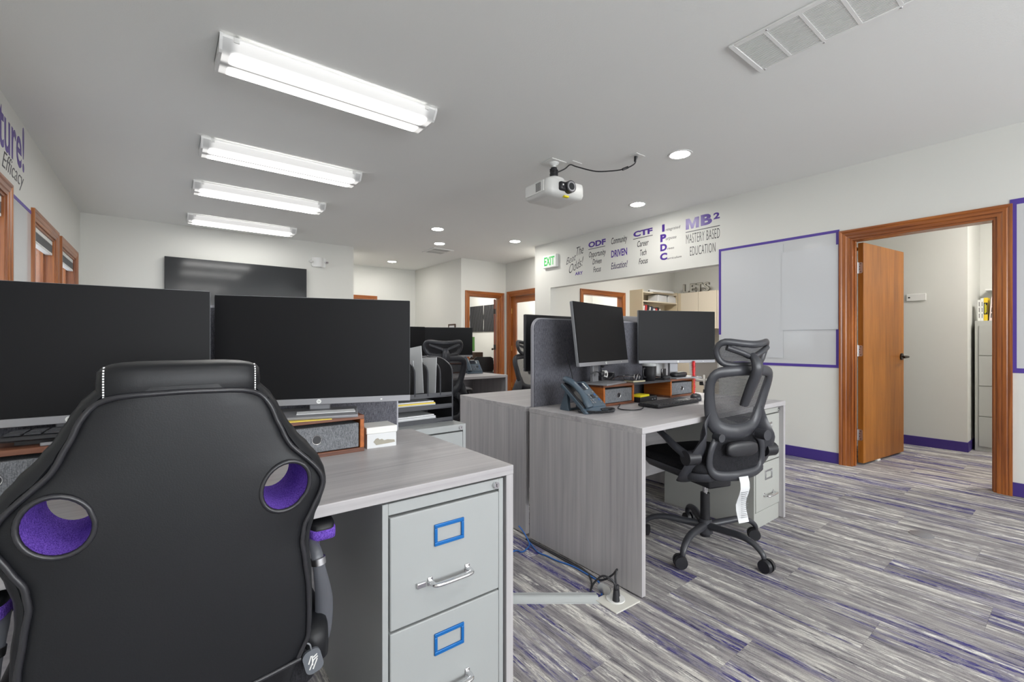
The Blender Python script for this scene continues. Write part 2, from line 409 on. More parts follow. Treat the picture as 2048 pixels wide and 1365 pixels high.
def text_mesh(s, bold=0, shear=0, space=1):
    key = (s, bold, shear, space)
    if key in _texts: return _texts[key]
    c = bpy.data.curves.new('lettering', 'FONT'); c.body = s; c.size = 1; c.offset = bold; c.shear = shear; c.space_character = space; c.extrude = .004; c.resolution_u = 3
    o = link(bpy.data.objects.new('lettering', c)); dg = bpy.context.evaluated_depsgraph_get(); dg.update()
    me = bpy.data.meshes.new_from_object(o.evaluated_get(dg)); bpy.data.objects.remove(o); bpy.data.curves.remove(c)
    _texts[key] = me; return me
def fit_text(name, s, mat, M, w, h, parent=None, bold=0, shear=0, space=1, depth=.001, tilt=0):
    """lettering scaled to w x h; M maps (x right, y up, z out of the surface) with the origin at its lower left"""
    me = text_mesh(s, bold, shear, space).copy()
    xs = [v.co.x for v in me.vertices]; ys = [v.co.y for v in me.vertices]; zs = [v.co.z for v in me.vertices]
    x0, x1, y0, y1, z0, z1 = min(xs), max(xs), min(ys), max(ys), min(zs), max(zs)
    for v in me.vertices:
        p = Vector(((v.co.x - x0) / (x1 - x0) * w, (v.co.y - y0) / (y1 - y0) * h, (v.co.z - z0) / max(1e-6, z1 - z0) * depth))
        p.y += tilt * p.x
        v.co = M @ p
    me.materials.clear(); me.materials.append(mat); me.name = name
    o = link(bpy.data.objects.new(name, me)); o.parent = parent
    return o
def MAT(xa, ya, za, o=(0, 0, 0)):
    return Matrix(((xa[0], ya[0], za[0], o[0]), (xa[1], ya[1], za[1], o[1]), (xa[2], ya[2], za[2], o[2]), (0, 0, 0, 1)))

# ================================================================ THE ROOM
CZ = 2.68; XR = 4.844; XL = -.8075; YB = 7.505; TH = .12
SOUTH = -3.4
# floor with carpet planks
floor = struct('floor', B(-1.0, 9.0, -3.8, 11.4, -.08, -.0015), CARPET, 'grey and violet-blue striped plank carpet')
pm = bpy.data.meshes.new('carpet_plank'); b_ = B(-.1247, .1247, -.4997, .4997, -.006, 0); b_.to_mesh(pm); b_.free(); pm.materials.append(CARPET)
for i in range(25):
    off = ((i * 37) % 100) / 100.0
    for j in range(-2, 4):
        yc = j + off - .2
        if yc > 3.2 or yc < -1.3: continue
        p = link(bpy.data.objects.new('carpet_plank', pm)); p.parent = floor; p.location = (.62 + .25 * i, yc, 0)
ceil = struct('ceiling', B(-1.0, 9.0, -3.8, 11.4, CZ, CZ + .1), CEIL, 'smooth grey-white painted ceiling')
# west wall with three windows
WIN = [(3.22, 4.265), (5.05, 5.905), (6.215, 7.09)]
WZ0, WZ1 = .92, 2.055
bm = bmesh.new(); ys = [SOUTH] + [v for w in WIN for v in w] + [YB + .12]
for i in range(0, len(ys), 2): box(bm, XL - TH, XL, ys[i], ys[i + 1], 0, CZ)
for a, b in WIN: box(bm, XL - TH, XL, a, b, 0, WZ0); box(bm, XL - TH, XL, a, b, WZ1, CZ)
struct('wall_left', bm, WALL, 'off-white wall with three oak-framed windows')
struct('wall_back', B((XL, 2.479, YB, YB + TH, 0, CZ), (2.359, 2.479, YB + TH, 9.2, 0, CZ)), WALL, 'off-white wall carrying the wall television')
# far alcove
DNX0, DNX1, DNZ = 4.562, 5.30, 1.995
struct('wall_north', B((2.36, 3.05, 9.2, 9.32, 0, CZ), (3.05, 3.46, 9.2, 9.32, 2.0, CZ), (3.46, 4.52, 9.2, 9.32, 0, CZ)), WALL, 'far off-white wall of the alcove')
struct('wall_alcove', B((4.394, 4.514, 7.245, 9.2, 0, CZ), (4.514, DNX0, 7.245, 7.365, 0, CZ), (DNX0, DNX1, 7.245, 7.365, DNZ, CZ), (DNX1, 6.5, 7.245, 7.365, 0, CZ)), WALL, 'off-white wall around the far office doorway')
GY0, GY1, GZ = 6.20, 7.10, 2.02
struct('wall_glass_door', B((5.435, 5.555, GY1, 7.245, 0, CZ), (5.435, 5.555, GY0, GY1, GZ, CZ), (5.435, 5.555, 5.65, GY0, 0, CZ)), WALL, 'off-white wall around the glazed door')
# right-hand wall
DY0, DY1, DZ = .439, 1.335, 2.031
OY0, OY1, OZ = 2.535, 5.274, 1.968
struct('wall_right', B((XR, XR + TH, SOUTH, DY0, 0, CZ), (XR, XR + TH, DY0, DY1, DZ, CZ), (XR, XR + TH, DY1, OY0, 0, CZ), (XR, XR + TH, OY0, OY1, OZ, CZ), (XR, XR + TH, OY1, 5.65, 0, CZ)), WALL, 'off-white wall with doorway and wide opening')
# room seen through the opening
NX0, NX1, NZ = 5.867, 6.95, 1.972
struct('wall_opening_room_north', B((XR + TH, NX0, 5.54, 5.65, 0, CZ), (NX0, NX1, 5.54, 5.65, NZ, CZ), (NX1, 8.70, 5.54, 5.65, 0, CZ)), WALL, 'off-white north wall of the room behind the opening')
struct('wall_opening_room_east', B(8.70, 8.82, 2.2, 5.65, 0, CZ), WALL); struct('wall_opening_room_south', B(XR + TH, 8.70, 2.2, 2.3, 0, CZ), WALL)
# room beyond the glazed door
struct('wall_glass_room', B((8.0, 8.12, 5.65, 7.245, 0, CZ), (6.5, 8.12, 7.245, 7.365, 0, CZ)), WALL)
# far office
struct('wall_far_office', B((6.35, 6.47, 7.365, 11.2, 0, CZ), (4.394, 6.47, 11.1, 11.22, 0, CZ), (4.394, 4.514, 9.2, 11.1, 0, CZ)), WALL)
# room behind the open door
struct('wall_side_room', B((6.38, 6.50, .78, 2.2, 0, CZ), (6.50, 7.30, .78, .90, 0, CZ), (7.18, 7.30, -1.6, .78, 0, CZ), (XR + TH, 7.30, -1.72, -1.6, 0, CZ)), WALL, 'off-white walls of the side room')
# wall behind the camera with two windows onto the street
bm = B((XL - TH, -.25, SOUTH - TH, SOUTH, 0, CZ), (1.75, 2.25, SOUTH - TH, SOUTH, 0, CZ), (4.25, XR + TH, SOUTH - TH, SOUTH, 0, CZ))
for a, b in ((-.25, 1.75), (2.25, 4.25)): box(bm, a, b, SOUTH - TH, SOUTH, 0, .85); box(bm, a, b, SOUTH - TH, SOUTH, 2.15, CZ)
struct('wall_south', bm, WALL)
# cove base
def base(name, x0, x1, y0, y1): struct(name, B(x0, x1, y0, y1, 0, .10), PBASE, 'purple rubber cove base', bevel=.004)
base('baseboard_right', XR - .008, XR, DY1 + .076, OY0)
base('baseboard_right_south', XR - .008, XR, SOUTH, DY0 - .064)
base('baseboard_side_room', 6.372, 6.38, .772, 2.2)
base('baseboard_side_room_return', 6.372, 7.18, .772, .78)
base('baseboard_alcove', 5.427, 5.435, 5.65, GY0 - .09)

# ---- casings
def casing_profile(w):   # across the casing: distance from the opening -> thickness
    return [(0, 0), (0, .010), (.010, .013), (.022, .012), (.030, .017), (w * .62, .019), (w * .70, .016), (w * .82, .022), (w, .022), (w, 0)]
def casing(name, axis, pos, sgn, a0, a1, z1, w=.076, th=TH, z0=0, label=None, sill=False, stop=True, both=False):
    """oak door/window casing round an opening in a wall; axis = normal of the wall"""
    root = link(bpy.data.objects.new(name, None)); root['kind'] = 'structure'
    if label: root['label'] = label
    pr = casing_profile(w)
    def place(u, v, t): return (pos + sgn * t, u, v) if axis == 'X' else (u, pos + sgn * t, v)
    def run(nm, pathf, mat):
        bm = bmesh.new(); loft(bm, [[place(*(q + (t,))) for q, t in ((pathf(e, d), t) for d, t in pr)] for e in (0, 1)])
        return obj(nm, bm, mat, root, smooth=25)
    run('side_casing', lambda e, d: (a0 - d, z0 - (d if sill else 0)) if e == 0 else (a0 - d, z1 + d), WOODT)
    run('side_casing', lambda e, d: (a1 + d, z0 - (d if sill else 0)) if e == 0 else (a1 + d, z1 + d), WOODT)
    run('head_casing', lambda e, d: (a0 - d, z1 + d) if e == 0 else (a1 + d, z1 + d), WOODH if axis == 'X' else WOODX)
    if sill: run('sill_casing', lambda e, d: (a0 - d, z0 - d) if e == 0 else (a1 + d, z0 - d), WOODH if axis == 'X' else WOODX)
    j = .018
    def jb(nm, u0, u1, v0, v1, mat, t0=0.0, t1=-th):
        p0, p1 = pos + sgn * t0, pos + sgn * t1; lo, hi = min(p0, p1), max(p0, p1)
        obj(nm, B(lo, hi, u0, u1, v0, v1) if axis == 'X' else B(u0, u1, lo, hi, v0, v1), mat, root, bevel=.002)
    jb('jamb', a0, a0 + j, z0, z1, WOODT); jb('jamb', a1 - j, a1, z0, z1, WOODT); jb('head_jamb', a0 + j, a1 - j, z1 - j, z1, WOODH if axis == 'X' else WOODX)
    if sill: jb('stool', a0, a1, z0, z0 + j, WOODH if axis == 'X' else WOODX)
    if stop:
        jb('door_stop', a0 + j, a0 + j + .011, z0, z1 - j, WOODT, -.04, -.075); jb('door_stop', a1 - j - .011, a1 - j, z0, z1 - j, WOODT, -.04, -.075)
    return root
casing('trim_1', 'X', XR, -1, DY0, DY1, DZ, .078, label='orange-brown oak casing of the doorway beside the whiteboard')
casing('trim_2', 'Y', 7.245, -1, DNX0, DNX1, DNZ, .085, label='red-brown casing of the far office doorway')
casing('trim_3', 'X', 5.435, -1, GY0, GY1, GZ, .085, label='oak casing of the glazed door', stop=False)
casing('trim_4', 'Y', 5.54, -1, NX0, NX1, NZ, .076, th=.11, label='oak casing of the doorway seen through the wide opening', stop=False)
casing('trim_5', 'Y', 9.2, -1, 3.05, 3.46, 2.0, .065, label='oak casing in the far alcove wall', stop=False)
struct('door_5', B(3.068, 3.442, 9.24, 9.28, 0, 1.98), DOORW, 'oak door in the far alcove')
# windows of the west wall
for k, (a, b) in enumerate(WIN):
    w = casing('window_%d' % (k + 1), 'X', XL, 1, a, b, WZ1, .085, TH + .02, WZ0, 'oak-framed window with raised blind', sill=True, stop=False)
    bm = bmesh.new(); xg = XL - .085
    for u0, u1, v0, v1 in ((a + .018, a + .065, WZ0 + .018, WZ1 - .018), (b - .065, b - .018, WZ0 + .018, WZ1 - .018), (a + .065, b - .065, WZ0 + .018, WZ0 + .065), (a + .065, b - .065, WZ1 - .065, WZ1 - .018)): box(bm, xg - .02, xg + .02, u0, u1, v0, v1)
    obj('sash', bm, WOODT, w, bevel=.002)
    obj('pane', B(xg - .003, xg + .003, a + .065, b - .065, WZ0 + .065, WZ1 - .065), GLASS, w)
    obj('blind_headrail', B(XL - .055, XL - .012, a + .022, b - .022, WZ1 - .055, WZ1 - .02), WHITP, w, bevel=.002)
    for q in range(9):
        obj('blind_slat', B(XL - .056, XL - .012, a + .025, b - .025, WZ1 - .064 - q * .0075, WZ1 - .060 - q * .0075), SLAT, w)
    obj('blind_bottom_rail', B(XL - .056, XL - .012, a + .025, b - .025, WZ1 - .148, WZ1 - .128), WHITP, w, bevel=.002)
# whiteboard paint strip between the first two windows, edged with tape
t = thing('painted_whiteboard', 'purple-taped whiteboard strip between two oak windows', 'whiteboard', (XL, 4.65, 1.0))
obj('board', B(0, .0015, -.29, .31, -.1, 1.10), WBOARD, t); obj('border_tape', B(0, .003, -.29, .31, 1.085, 1.11), PURP, t)

# south windows
for k, (a, b) in enumerate(((-.25, 1.75), (2.25, 4.25))):
    w = casing('window_%d' % (k + 4), 'Y', SOUTH, 1, a, b, 2.15, .085, TH, .85, 'oak-framed street window', sill=True, stop=False)
    mid = (a + b) / 2
    obj('mullion', B(mid - .03, mid + .03, SOUTH - .1, SOUTH - .04, .868, 2.132), WOODT, w)
    obj('pane', B(a + .018, mid - .03, SOUTH - .073, SOUTH - .067, .868, 2.132), GLASS, w); obj('pane', B(mid + .03, b - .018, SOUTH - .073, SOUTH - .067, .868, 2.132), GLASS, w)

# ---- open birch door
ang = R(-7)
d = link(bpy.data.objects.new('door_1', None)); d['kind'] = 'structure'; d['label'] = 'open flat birch door with lever handle'
d.location = (XR + TH + .006, DY1 - .020, 0); d.rotation_euler = (0, 0, ang)
obj('door_leaf', B(.002, .872, -.046, -.003, .018, 2.005), DOORW, d, bevel=.002)
for z in (.27, 1.03, 1.78):
    hb = bmesh.new(); prism(hb, rrect(-.040, -.008, z - .05, z + .05, .012, 4, (0, 1, 1, 0)), 'X', -.0005, .0025)
    hg = obj('hinge', hb, STEEL, d); obj('knuckle', cyl(bmesh.new(), (-.008, -.004, z - .05), (-.008, -.004, z + .05), .006, 10), STEEL, hg, smooth=40)
    for q in (-.035, -.012, .012, .035): obj('screw', cyl(bmesh.new(), (-.0015, -.018 - .008 * (abs(q) > .02), z + q), (.001, -.018 - .008 * (abs(q) > .02), z + q), .004, 8), BLK, hg)
bm = bmesh.new(); cyl(bm, (.81, -.046, .965), (.81, -.058, .965), .033, 24); hd = obj('door_handle', bm, BRONZE, d, smooth=40)
obj('lever', tube(bmesh.new(), [(.81, -.056, .965), (.81, -.095, .965), (.80, -.105, .963), (.73, -.108, .960), (.70, -.106, .96)], .0095, 10), BRONZE, hd, smooth=60)
bm = bmesh.new(); cyl(bm, (.81, -.003, .965), (.81, .01, .965), .033, 24); hd = obj('door_handle', bm, BRONZE, d, smooth=40)
obj('lever', tube(bmesh.new(), [(.81, .008, .965), (.81, .047, .965), (.82, .052, .964), (.90, .054, .962)], .0095, 10), BRONZE, hd, smooth=60)
obj('door_closer', cyl(bmesh.new(), (.012, .02, 1.955), (.06, .02, 1.955), .022, 14), CHROME, d, smooth=40)
obj('doorstop_wedge', B(.28, .34, -.052, -.02, 0, .018), WHITP, d, bevel=.004)
# ---- glazed door
g = link(bpy.data.objects.new('door_2', None)); g['kind'] = 'structure'; g['label'] = 'closed oak door with full glass pane'
g.location = (5.47, 0, 0)
st = .115
obj('stile', B(0, .045, GY0 + .02, GY0 + .02 + st, .015, GZ - .022), WOODT, g, bevel=.003); obj('stile', B(0, .045, GY1 - .02 - st, GY1 - .02, .015, GZ - .022), WOODT, g, bevel=.003)
obj('rail', B(0, .045, GY0 + .02 + st, GY1 - .02 - st, GZ - .022 - .12, GZ - .022), WOODH, g, bevel=.003); obj('rail', B(0, .045, GY0 + .02 + st, GY1 - .02 - st, .015, .21), WOODH, g, bevel=.003)
obj('pane', B(.018, .026, GY0 + .02 + st, GY1 - .02 - st, .21, GZ - .142), GLASS, g)
for z in (.25, .98, 1.72): obj('hinge', cyl(bmesh.new(), (-.006, GY1 - .018, z - .05), (-.006, GY1 - .018, z + .05), .008, 10), BRASS, g, smooth=40)
# ---- far office door, open inwards and seen edge-on
d = link(bpy.data.objects.new('door_3', None)); d['kind'] = 'structure'; d['label'] = 'red-brown office door standing open, seen edge-on'
d.location = (DNX1 - .02, 7.37, 0); d.rotation_euler = (0, 0, R(53.0))
REDD = grain('mahogany_door', [(.3, srgb(92, 40, 22)), (.5, srgb(122, 60, 34)), (.75, srgb(150, 84, 50))], 'Z', 60, .04, .35, .05, .5, .3)
obj('door_leaf', B(.005, .70, .0, .042, .015, 1.965), REDD, d, bevel=.002)
for z in (.25, 1.0, 1.72): obj('hinge', B(-.004, .006, .002, .045, z - .05, z + .05), BRONZE, d)
for s in (-1, 1):
    y0 = .021 + s * .021
    obj('knob', tube(bmesh.new(), [(.64, y0, .95), (.64, y0 + s * .03, .95), (.64, y0 + s * .045, .95), (.64, y0 + s * .065, .95)], [.012, .012, .026, .018], 12), BRONZE, d, smooth=60)

# ---- things on the right-hand wall
def wallR(y, z): return MAT((0, -1, 0), (0, 0, 1), (-1, 0, 0), (XR, y, z))
def HP(cx, cy): return onX(1050 + cx / 5.12, 400 + cy / 5.12, XR)     # position read from the photo, on the wall
def decal(root, name, s, x0, x1, yt, yb, mat, **kw):
    a = HP(x0, yt); b = HP(x0, yb); c = HP(x1, yb)
    M = root.matrix_basis.inverted() @ wallR(a[1], b[2])
    return fit_text(name, s, mat, M, a[1] - c[1], a[2] - b[2], root, **kw)
def rule(root, x0, x1, y):
    a = HP(x0, y); c = HP(x1, y); z = a[2]
    q = root.matrix_basis.inverted() @ Vector((XR, a[1], z)); q2 = root.matrix_basis.inverted() @ Vector((XR, c[1], z))
    obj('underline', B(q.x - .001, q.x, q2.y, q.y, q.z - .005, q.z + .003), BLET, root)
def deco(name, label, x, y):
    p = HP(x, y); o = thing(name, label, 'wall decal', (XR, p[1], p[2]), 0, 'lettering on the right-hand wall')
    o.matrix_basis = Matrix.Translation(o.location); return o
t = deco('wall_lettering', 'black script wall lettering reading Beat The Odds! with purple ARY', 510, 620)
decal(t, 'word', 'Beat', 422, 522, 600, 668, BLET, shear=.35, bold=-.006, tilt=.25); decal(t, 'word', 'The', 528, 600, 490, 575, BLET, shear=.35, bold=-.004, tilt=.15)
decal(t, 'word', 'Odds!', 452, 598, 672, 760, BLET, shear=.35, bold=-.006, tilt=.33); decal(t, 'word', 'ARY', 513, 592, 742, 775, PLET, bold=.03)
t = deco('wall_lettering', 'wall lettering with purple ODF over black Opportunity Driven Focus', 740, 580)
decal(t, 'word', 'ODF', 650, 826, 436, 494, PLET, bold=.04); rule(t, 650, 820, 509)
decal(t, 'word', 'Opportunity', 655, 828, 535, 612, BLET, shear=.25, bold=.004); decal(t, 'word', 'Driven', 692, 784, 610, 664, BLET, shear=.25, bold=.006); decal(t, 'word', 'Focus', 700, 778, 688, 744, BLET, shear=.25, bold=.006)
t = deco('wall_lettering', 'wall lettering reading Community DRIVEN Education!', 965, 550)
decal(t, 'word', 'Community', 884, 1046, 392, 478, BLET, shear=.25, bold=.004); decal(t, 'word', 'DRIVEN', 883, 1046, 522, 594, PLET, bold=.025); decal(t, 'word', 'Education!', 882, 1050, 646, 714, plain('dark_violet_vinyl', srgb(52, 34, 84), .4), shear=.25, bold=.006)
t = deco('wall_lettering', 'wall lettering with purple CTF over black Career Tech Focus', 1205, 480)
decal(t, 'word', 'CTF', 1110, 1306, 328, 386, PLET, bold=.045); rule(t, 1108, 1308, 404)
decal(t, 'word', 'Career', 1150, 1266, 424, 486, BLET, shear=.25, bold=.004); decal(t, 'word', 'Tech', 1178, 1244, 514, 574, BLET, shear=.25, bold=.006); decal(t, 'word', 'Focus', 1165, 1258, 604, 662, BLET, shear=.25, bold=.006)
t = deco('wall_lettering', 'purple stacked letters I P D C spelling Integrated Purpose Driven Curriculum', 1490, 440)
for s, x0, x1, a, b in (('I', 1404, 1430, 255, 330), ('P', 1386, 1447, 358, 436), ('D', 1386, 1454, 458, 530), ('C', 1383, 1456, 551, 624)): decal(t, 'letter', s, x0, x1, a, b, PLET, bold=.05)
for s, x0, x1, a, b in (('ntegrated', 1440, 1590, 292, 330), ('urpose', 1442, 1550, 392, 424), ('riven', 1456, 1526, 490, 512), ('urriculum', 1458, 1602, 590, 612)): decal(t, 'word', s, x0, x1, a, b, BLET, shear=.2, bold=-.004)
t = deco('wall_lettering', 'large purple MB2 over thin black MASTERY BASED EDUCATION', 1820, 350)
decal(t, 'letter', 'B', 1800, 1916, 158, 270, PLET, bold=.05)
a = HP(1647, 200); b = HP(1647, 308); c = HP(1782, 290); q = t.matrix_basis.inverted() @ Vector(b); W_, H_ = a[1] - c[1], a[2] - b[2]
bm = bmesh.new(); prism(bm, [(q.y - u * W_, q.z + v * H_) for u, v in ((0, 0), (0, 1), (.30, 1), (.5, .42), (.70, 1), (1, 1), (1, 0), (.76, 0), (.76, .62), (.58, 0), (.42, 0), (.24, .62), (.24, 0))], 'X', q.x - .001, q.x); obj('letter', bm, PLET, t); decal(t, 'numeral', '2', 1930, 1995, 136, 202, PLET, bold=.04); rule(t, 1646, 1996, 334)
decal(t, 'word', 'MASTERY BASED', 1650, 1995, 356, 452, BLET, bold=-.012, space=1.1); decal(t, 'word', 'EDUCATION', 1690, 1950, 482, 574, BLET, bold=-.012, space=1.1)
# exit sign
t = thing('exit_sign', 'white lit EXIT sign with green letters high on the wall', 'sign', (XR, 5.245, 2.278))
obj('housing', B(-.05, 0, -.155, .155, 0, .20), WHITP, t, bevel=.006)
obj('face_plate', B(-.053, -.05, -.145, .145, .012, .188), emit('exit_face', (.85, .95, .88, 1), .10, (.6, .62, .6, 1)), t)
fit_text('lettering', 'EXIT', EXITG, MAT((0, -1, 0), (0, 0, 1), (-1, 0, 0), (-.053, .118, .035)), .236, .135, t, bold=.02, depth=.002)
# whiteboard one: painted board, purple tape, two cling sheets
t = thing('whiteboard', 'purple-taped whiteboard with two cling sheets beside the open door', 'whiteboard', (XR, 1.97, .88))
obj('board', B(-.002, 0, -.555, .56, .0, 1.25), WBOARD, t)
for a, b, c, e in ((-.556, .565, 1.225, 1.25), (-.556, .565, -.006, .02), (-.556, -.530, .02, 1.225), (.540, .565, .31, 1.225)): obj('border_tape', B(-.004, -.002, a, b, c, e), PURP, t)
obj('cling_sheet', B(-.0075, -.004, -.088, .536, .07, 1.195), SHEET, t); obj('cling_sheet', B(-.0105, -.0075, -.549, -.076, .345, 1.115), SHEET, t)
t = thing('whiteboard', 'whiteboard with wide purple tape border at the right picture edge', 'whiteboard', (XR, -.40, .90))
obj('board', B(-.002, 0, -.8, .76, .0, 1.23), WBOARD, t)
for a, b, c, e in ((-.8, .775, 1.20, 1.24), (-.8, .775, -.012, .022), (.742, .775, .022, 1.20)): obj('border_tape', B(-.004, -.002, a, b, c, e), PURP, t)

# ---- back wall things
t = thing('television', 'large black wall-mounted television above the monitors', 'television', (.87, YB, 1.25))
obj('housing', B(-.87, .87, -.06, -.012, 0, .985), BLK, t, bevel=.004); obj('screen', B(-.862, .862, -.0625, -.06, .012, .977), SCREENG, t); obj('wall_mount', B(-.25, .25, -.012, 0, .3, .7), STEEL, t)
t = thing('emergency_light', 'white emergency light unit right of the television', 'light fixture', (1.925, YB, 2.29))
bm = bmesh.new(); prism(bm, rrect(-.105, .105, .0, .145, .02), 'Y', -.03, 0); obj('back_plate', bm, WHITP, t, smooth=40)
bm = bmesh.new(); loft(bm, [[(x, -.03 - .035 * math.sin(PI * (i / 12)) , z) for i, x in enumerate([-.07 + .14 * k / 12 for k in range(13)])] + [(.07, -.029, z), (-.07, -.029, z)] for z in (.0, .145)]); obj('cover', bm, WHITE, t, smooth=40)
for s in (-1, 1): obj('lamp_head', lathe(bmesh.new(), [(.012, 0), (.03, .012), (.034, .03), (.030, .034)], 16, (s * .115, -.045, .055)), CHROME if s > 0 else WHITP, t, smooth=50)
t = thing('picture_frame', 'tiny dark-framed picture on the alcove wall behind the far monitor', 'picture', (4.394, 7.57, 1.25))
obj('frame', B((-.02, 0, -.13, -.105, 0, .2), (-.02, 0, .105, .13, 0, .2), (-.02, 0, -.105, .105, .175, .2), (-.02, 0, -.105, .105, 0, .025)), DKBOX, t); obj('print', B(-.012, 0, -.105, .105, .025, .175), PAPER, t)

# ---- west wall lettering
ML = lambda y, z: MAT((0, 1, 0), (0, 0, 1), (1, 0, 0), (0, y, z))
t = thing('wall_lettering', 'tall purple word ending in ture! with script Efficacy high on the window wall', 'wall decal', (XL, 4.3, 2.3))
fit_text('word', 'ture!', PLET, ML(-.185, .035), .64, .325, t, bold=.012); fit_text('word', 'e Efficacy', BLET, ML(-.24, -.12), .685, .15, t, shear=.45, bold=-.008)

# ================================================================ CEILING
def fixture(y, label):
    t = thing('ceiling_light', label, 'light fixture', (.835, y, CZ), 0, 'fluorescent wraparound ceiling lights')
    L = .615; prof = [(-.155, 0), (-.155, -.016), (-.148, -.030), (-.122, -.066), (-.105, -.076), (.105, -.076), (.122, -.066), (.148, -.030), (.155, -.016), (.155, 0)]
    bm = bmesh.new(); loft(bm, [[(x, u, v) for u, v in prof[1:-1]] for x in (-L + .012, L - .012)], cap=False, closed=False); obj('lens', bm, LENSM, t, smooth=50)
    obj('housing', B(-L, L, -.150, .150, -.016, 0), WHITE, t)
    for s in (-1, 1):
        bm = bmesh.new(); prism(bm, [(u * 1.012, v * 1.02) for u, v in prof], 'X', *sorted((s * L, s * (L - .014)))); obj('end_cap', bm, WHITE, t)
    for s in (-1, 1):
        for v in (-1, 1): obj('clip', B(s * .54 - .012, s * .54 + .012, v * .156 - .003, v * .156 + .003, -.03, -.004), WHITP, t)
    return t
F_ = ['nearest and largest of the four fluorescent ceiling lights', 'second fluorescent ceiling light from the camera', 'third fluorescent ceiling light from the camera', 'farthest fluorescent ceiling light close to the television wall']
for y, l in zip((2.855, 4.305, 5.475, 6.90), F_): fixture(y, l)
for y, l in ((-.1, 'added unseen fluorescent ceiling light just behind the camera'), (-1.8, 'added unseen fluorescent ceiling light by the street windows')): fixture(y, l)  # extra fixtures added out of view to even out the brightness
def can(x, y, label):
    t = thing('downlight', label, 'light fixture', (x, y, CZ), 0, 'recessed downlights')
    lathe_ = lathe(bmesh.new(), [(.098, 0), (.098, -.004), (.088, -.007), (.078, -.004), (.078, 0)], 28); obj('trim_ring', lathe_, WHITE, t, smooth=50)
    obj('bulb', lathe(bmesh.new(), [(.001, -.0065), (.05, -.006), (.0765, -.0025), (.0765, -.0005)], 24), CANM, t, smooth=60)
for x, y, l in ((3.412, 2.12, 'recessed downlight nearest the projector cable plate'), (4.272, 3.188, 'recessed downlight above the purple wall lettering'), (3.008, 5.592, 'recessed downlight above the far monitors, upper of two close together'), (3.478, 6.399, 'recessed downlight next to the small ceiling vent'), (4.334, 5.535, 'recessed downlight left of the EXIT sign'), (3.525, 8.408, 'recessed downlight deep in the far alcove'), (2.62, 8.408, 'added unseen downlight brightening the hidden end of the far alcove'), (5.22, 5.90, 'added unseen downlight in front of the glazed door')): can(x, y, l)  # the last two are added out of view to brighten the alcove
# big return grille
t = thing('ceiling_vent', 'long white return-air grille in the near ceiling', 'vent', (2.545, 0.86, CZ), 0)
X0, X1, Y0, Y1 = -.183, .183, -.50, .325
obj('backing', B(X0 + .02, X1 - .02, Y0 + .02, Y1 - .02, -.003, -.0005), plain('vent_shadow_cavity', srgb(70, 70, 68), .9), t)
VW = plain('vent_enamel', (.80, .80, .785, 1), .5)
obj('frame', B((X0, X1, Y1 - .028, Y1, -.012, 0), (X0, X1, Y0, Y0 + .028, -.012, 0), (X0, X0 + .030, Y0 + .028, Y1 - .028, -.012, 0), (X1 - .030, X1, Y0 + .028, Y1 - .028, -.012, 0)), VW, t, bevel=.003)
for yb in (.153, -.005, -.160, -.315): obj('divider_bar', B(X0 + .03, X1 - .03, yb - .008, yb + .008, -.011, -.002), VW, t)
sm = None
for q in range(26):
    xx = X0 + .036 + q * (X1 - X0 - .072) / 25
    if sm is None:
        s_ = obj('slat', B(-.0012, .0052, Y0 + .028, Y1 - .028, -.010, -.004), VW, t, loc=(xx, 0, 0), rot=(0, 0, 0)); sm = s_.data
    else:
        s_ = link(bpy.data.objects.new('slat', sm)); s_.parent = t; s_.location = (xx, 0, 0)
for u, v in ((X0 + .014, .14), (X1 - .014, .29), (X1 - .014, 0), (X1 - .014, -.31), (X0 + .014, -.16)): obj('screw', lathe(bmesh.new(), [(.001, -.015), (.005, -.014), (.006, -.012)], 10, (u, v, 0)), CHROME, t, smooth=60)
t = thing('ceiling_vent', 'small square return-air grille in the ceiling by the alcove', 'vent', (3.742, 6.945, CZ), 0)
obj('frame', B((-.19, .19, .195, .225, -.01, 0), (-.19, .19, -.225, -.195, -.01, 0), (-.19, -.16, -.195, .195, -.01, 0), (.16, .19, -.195, .195, -.01, 0), (-.16, .16, -.012, .012, -.01, 0)), VW, t)
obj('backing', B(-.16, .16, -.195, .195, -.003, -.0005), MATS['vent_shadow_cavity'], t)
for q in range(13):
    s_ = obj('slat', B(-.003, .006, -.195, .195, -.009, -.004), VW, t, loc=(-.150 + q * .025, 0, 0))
# projector
PJX, PJY = 2.69, 2.885
t = thing('projector', 'white ceiling-mounted projector with black-ringed lens', 'projector', (PJX, PJY, CZ))
obj('ceiling_plate', B(-.085, .085, -.07, .07, -.008, 0), WHITP, t, bevel=.003)
obj('flange', lathe(bmesh.new(), [(.045, -.008), (.04, -.02), (.022, -.03), (.02, -.034)], 20), WHITP, t, smooth=40)
obj('stem', cyl(bmesh.new(), (0, 0, -.03), (0, 0, -.15), .018, 16), WHITP, t, smooth=40)
obj('collar', cyl(bmesh.new(), (0, 0, -.05), (0, 0, -.064), .027, 20), BLK, t, smooth=40)
pb = []
for k in range(90): a = k * .62; pb.append((.030 * math.cos(a) + .004 * math.sin(k), .030 * math.sin(a), -.072 - .055 * k / 90 + .006 * math.sin(a * .5)))
obj('cable_wrap', tube(bmesh.new(), pb, .0055, 6, 2), BLK, t, smooth=60)
bm = bmesh.new(); cushion(bm, -.085, .085, -.085, .085, -.205, -.135, pw=2.6); obj('mount_dome', bm, WHITE, t, smooth=60)
obj('mount_bracket', B(-.09, .09, -.05, .05, -.215, -.175), WHITE, t, bevel=.01)
PW = plain('projector_shell', (.62, .62, .60, 1), .4)
body = link(bpy.data.objects.new('body', None)); bpy.data.objects.remove(body)
PR = R(-4)
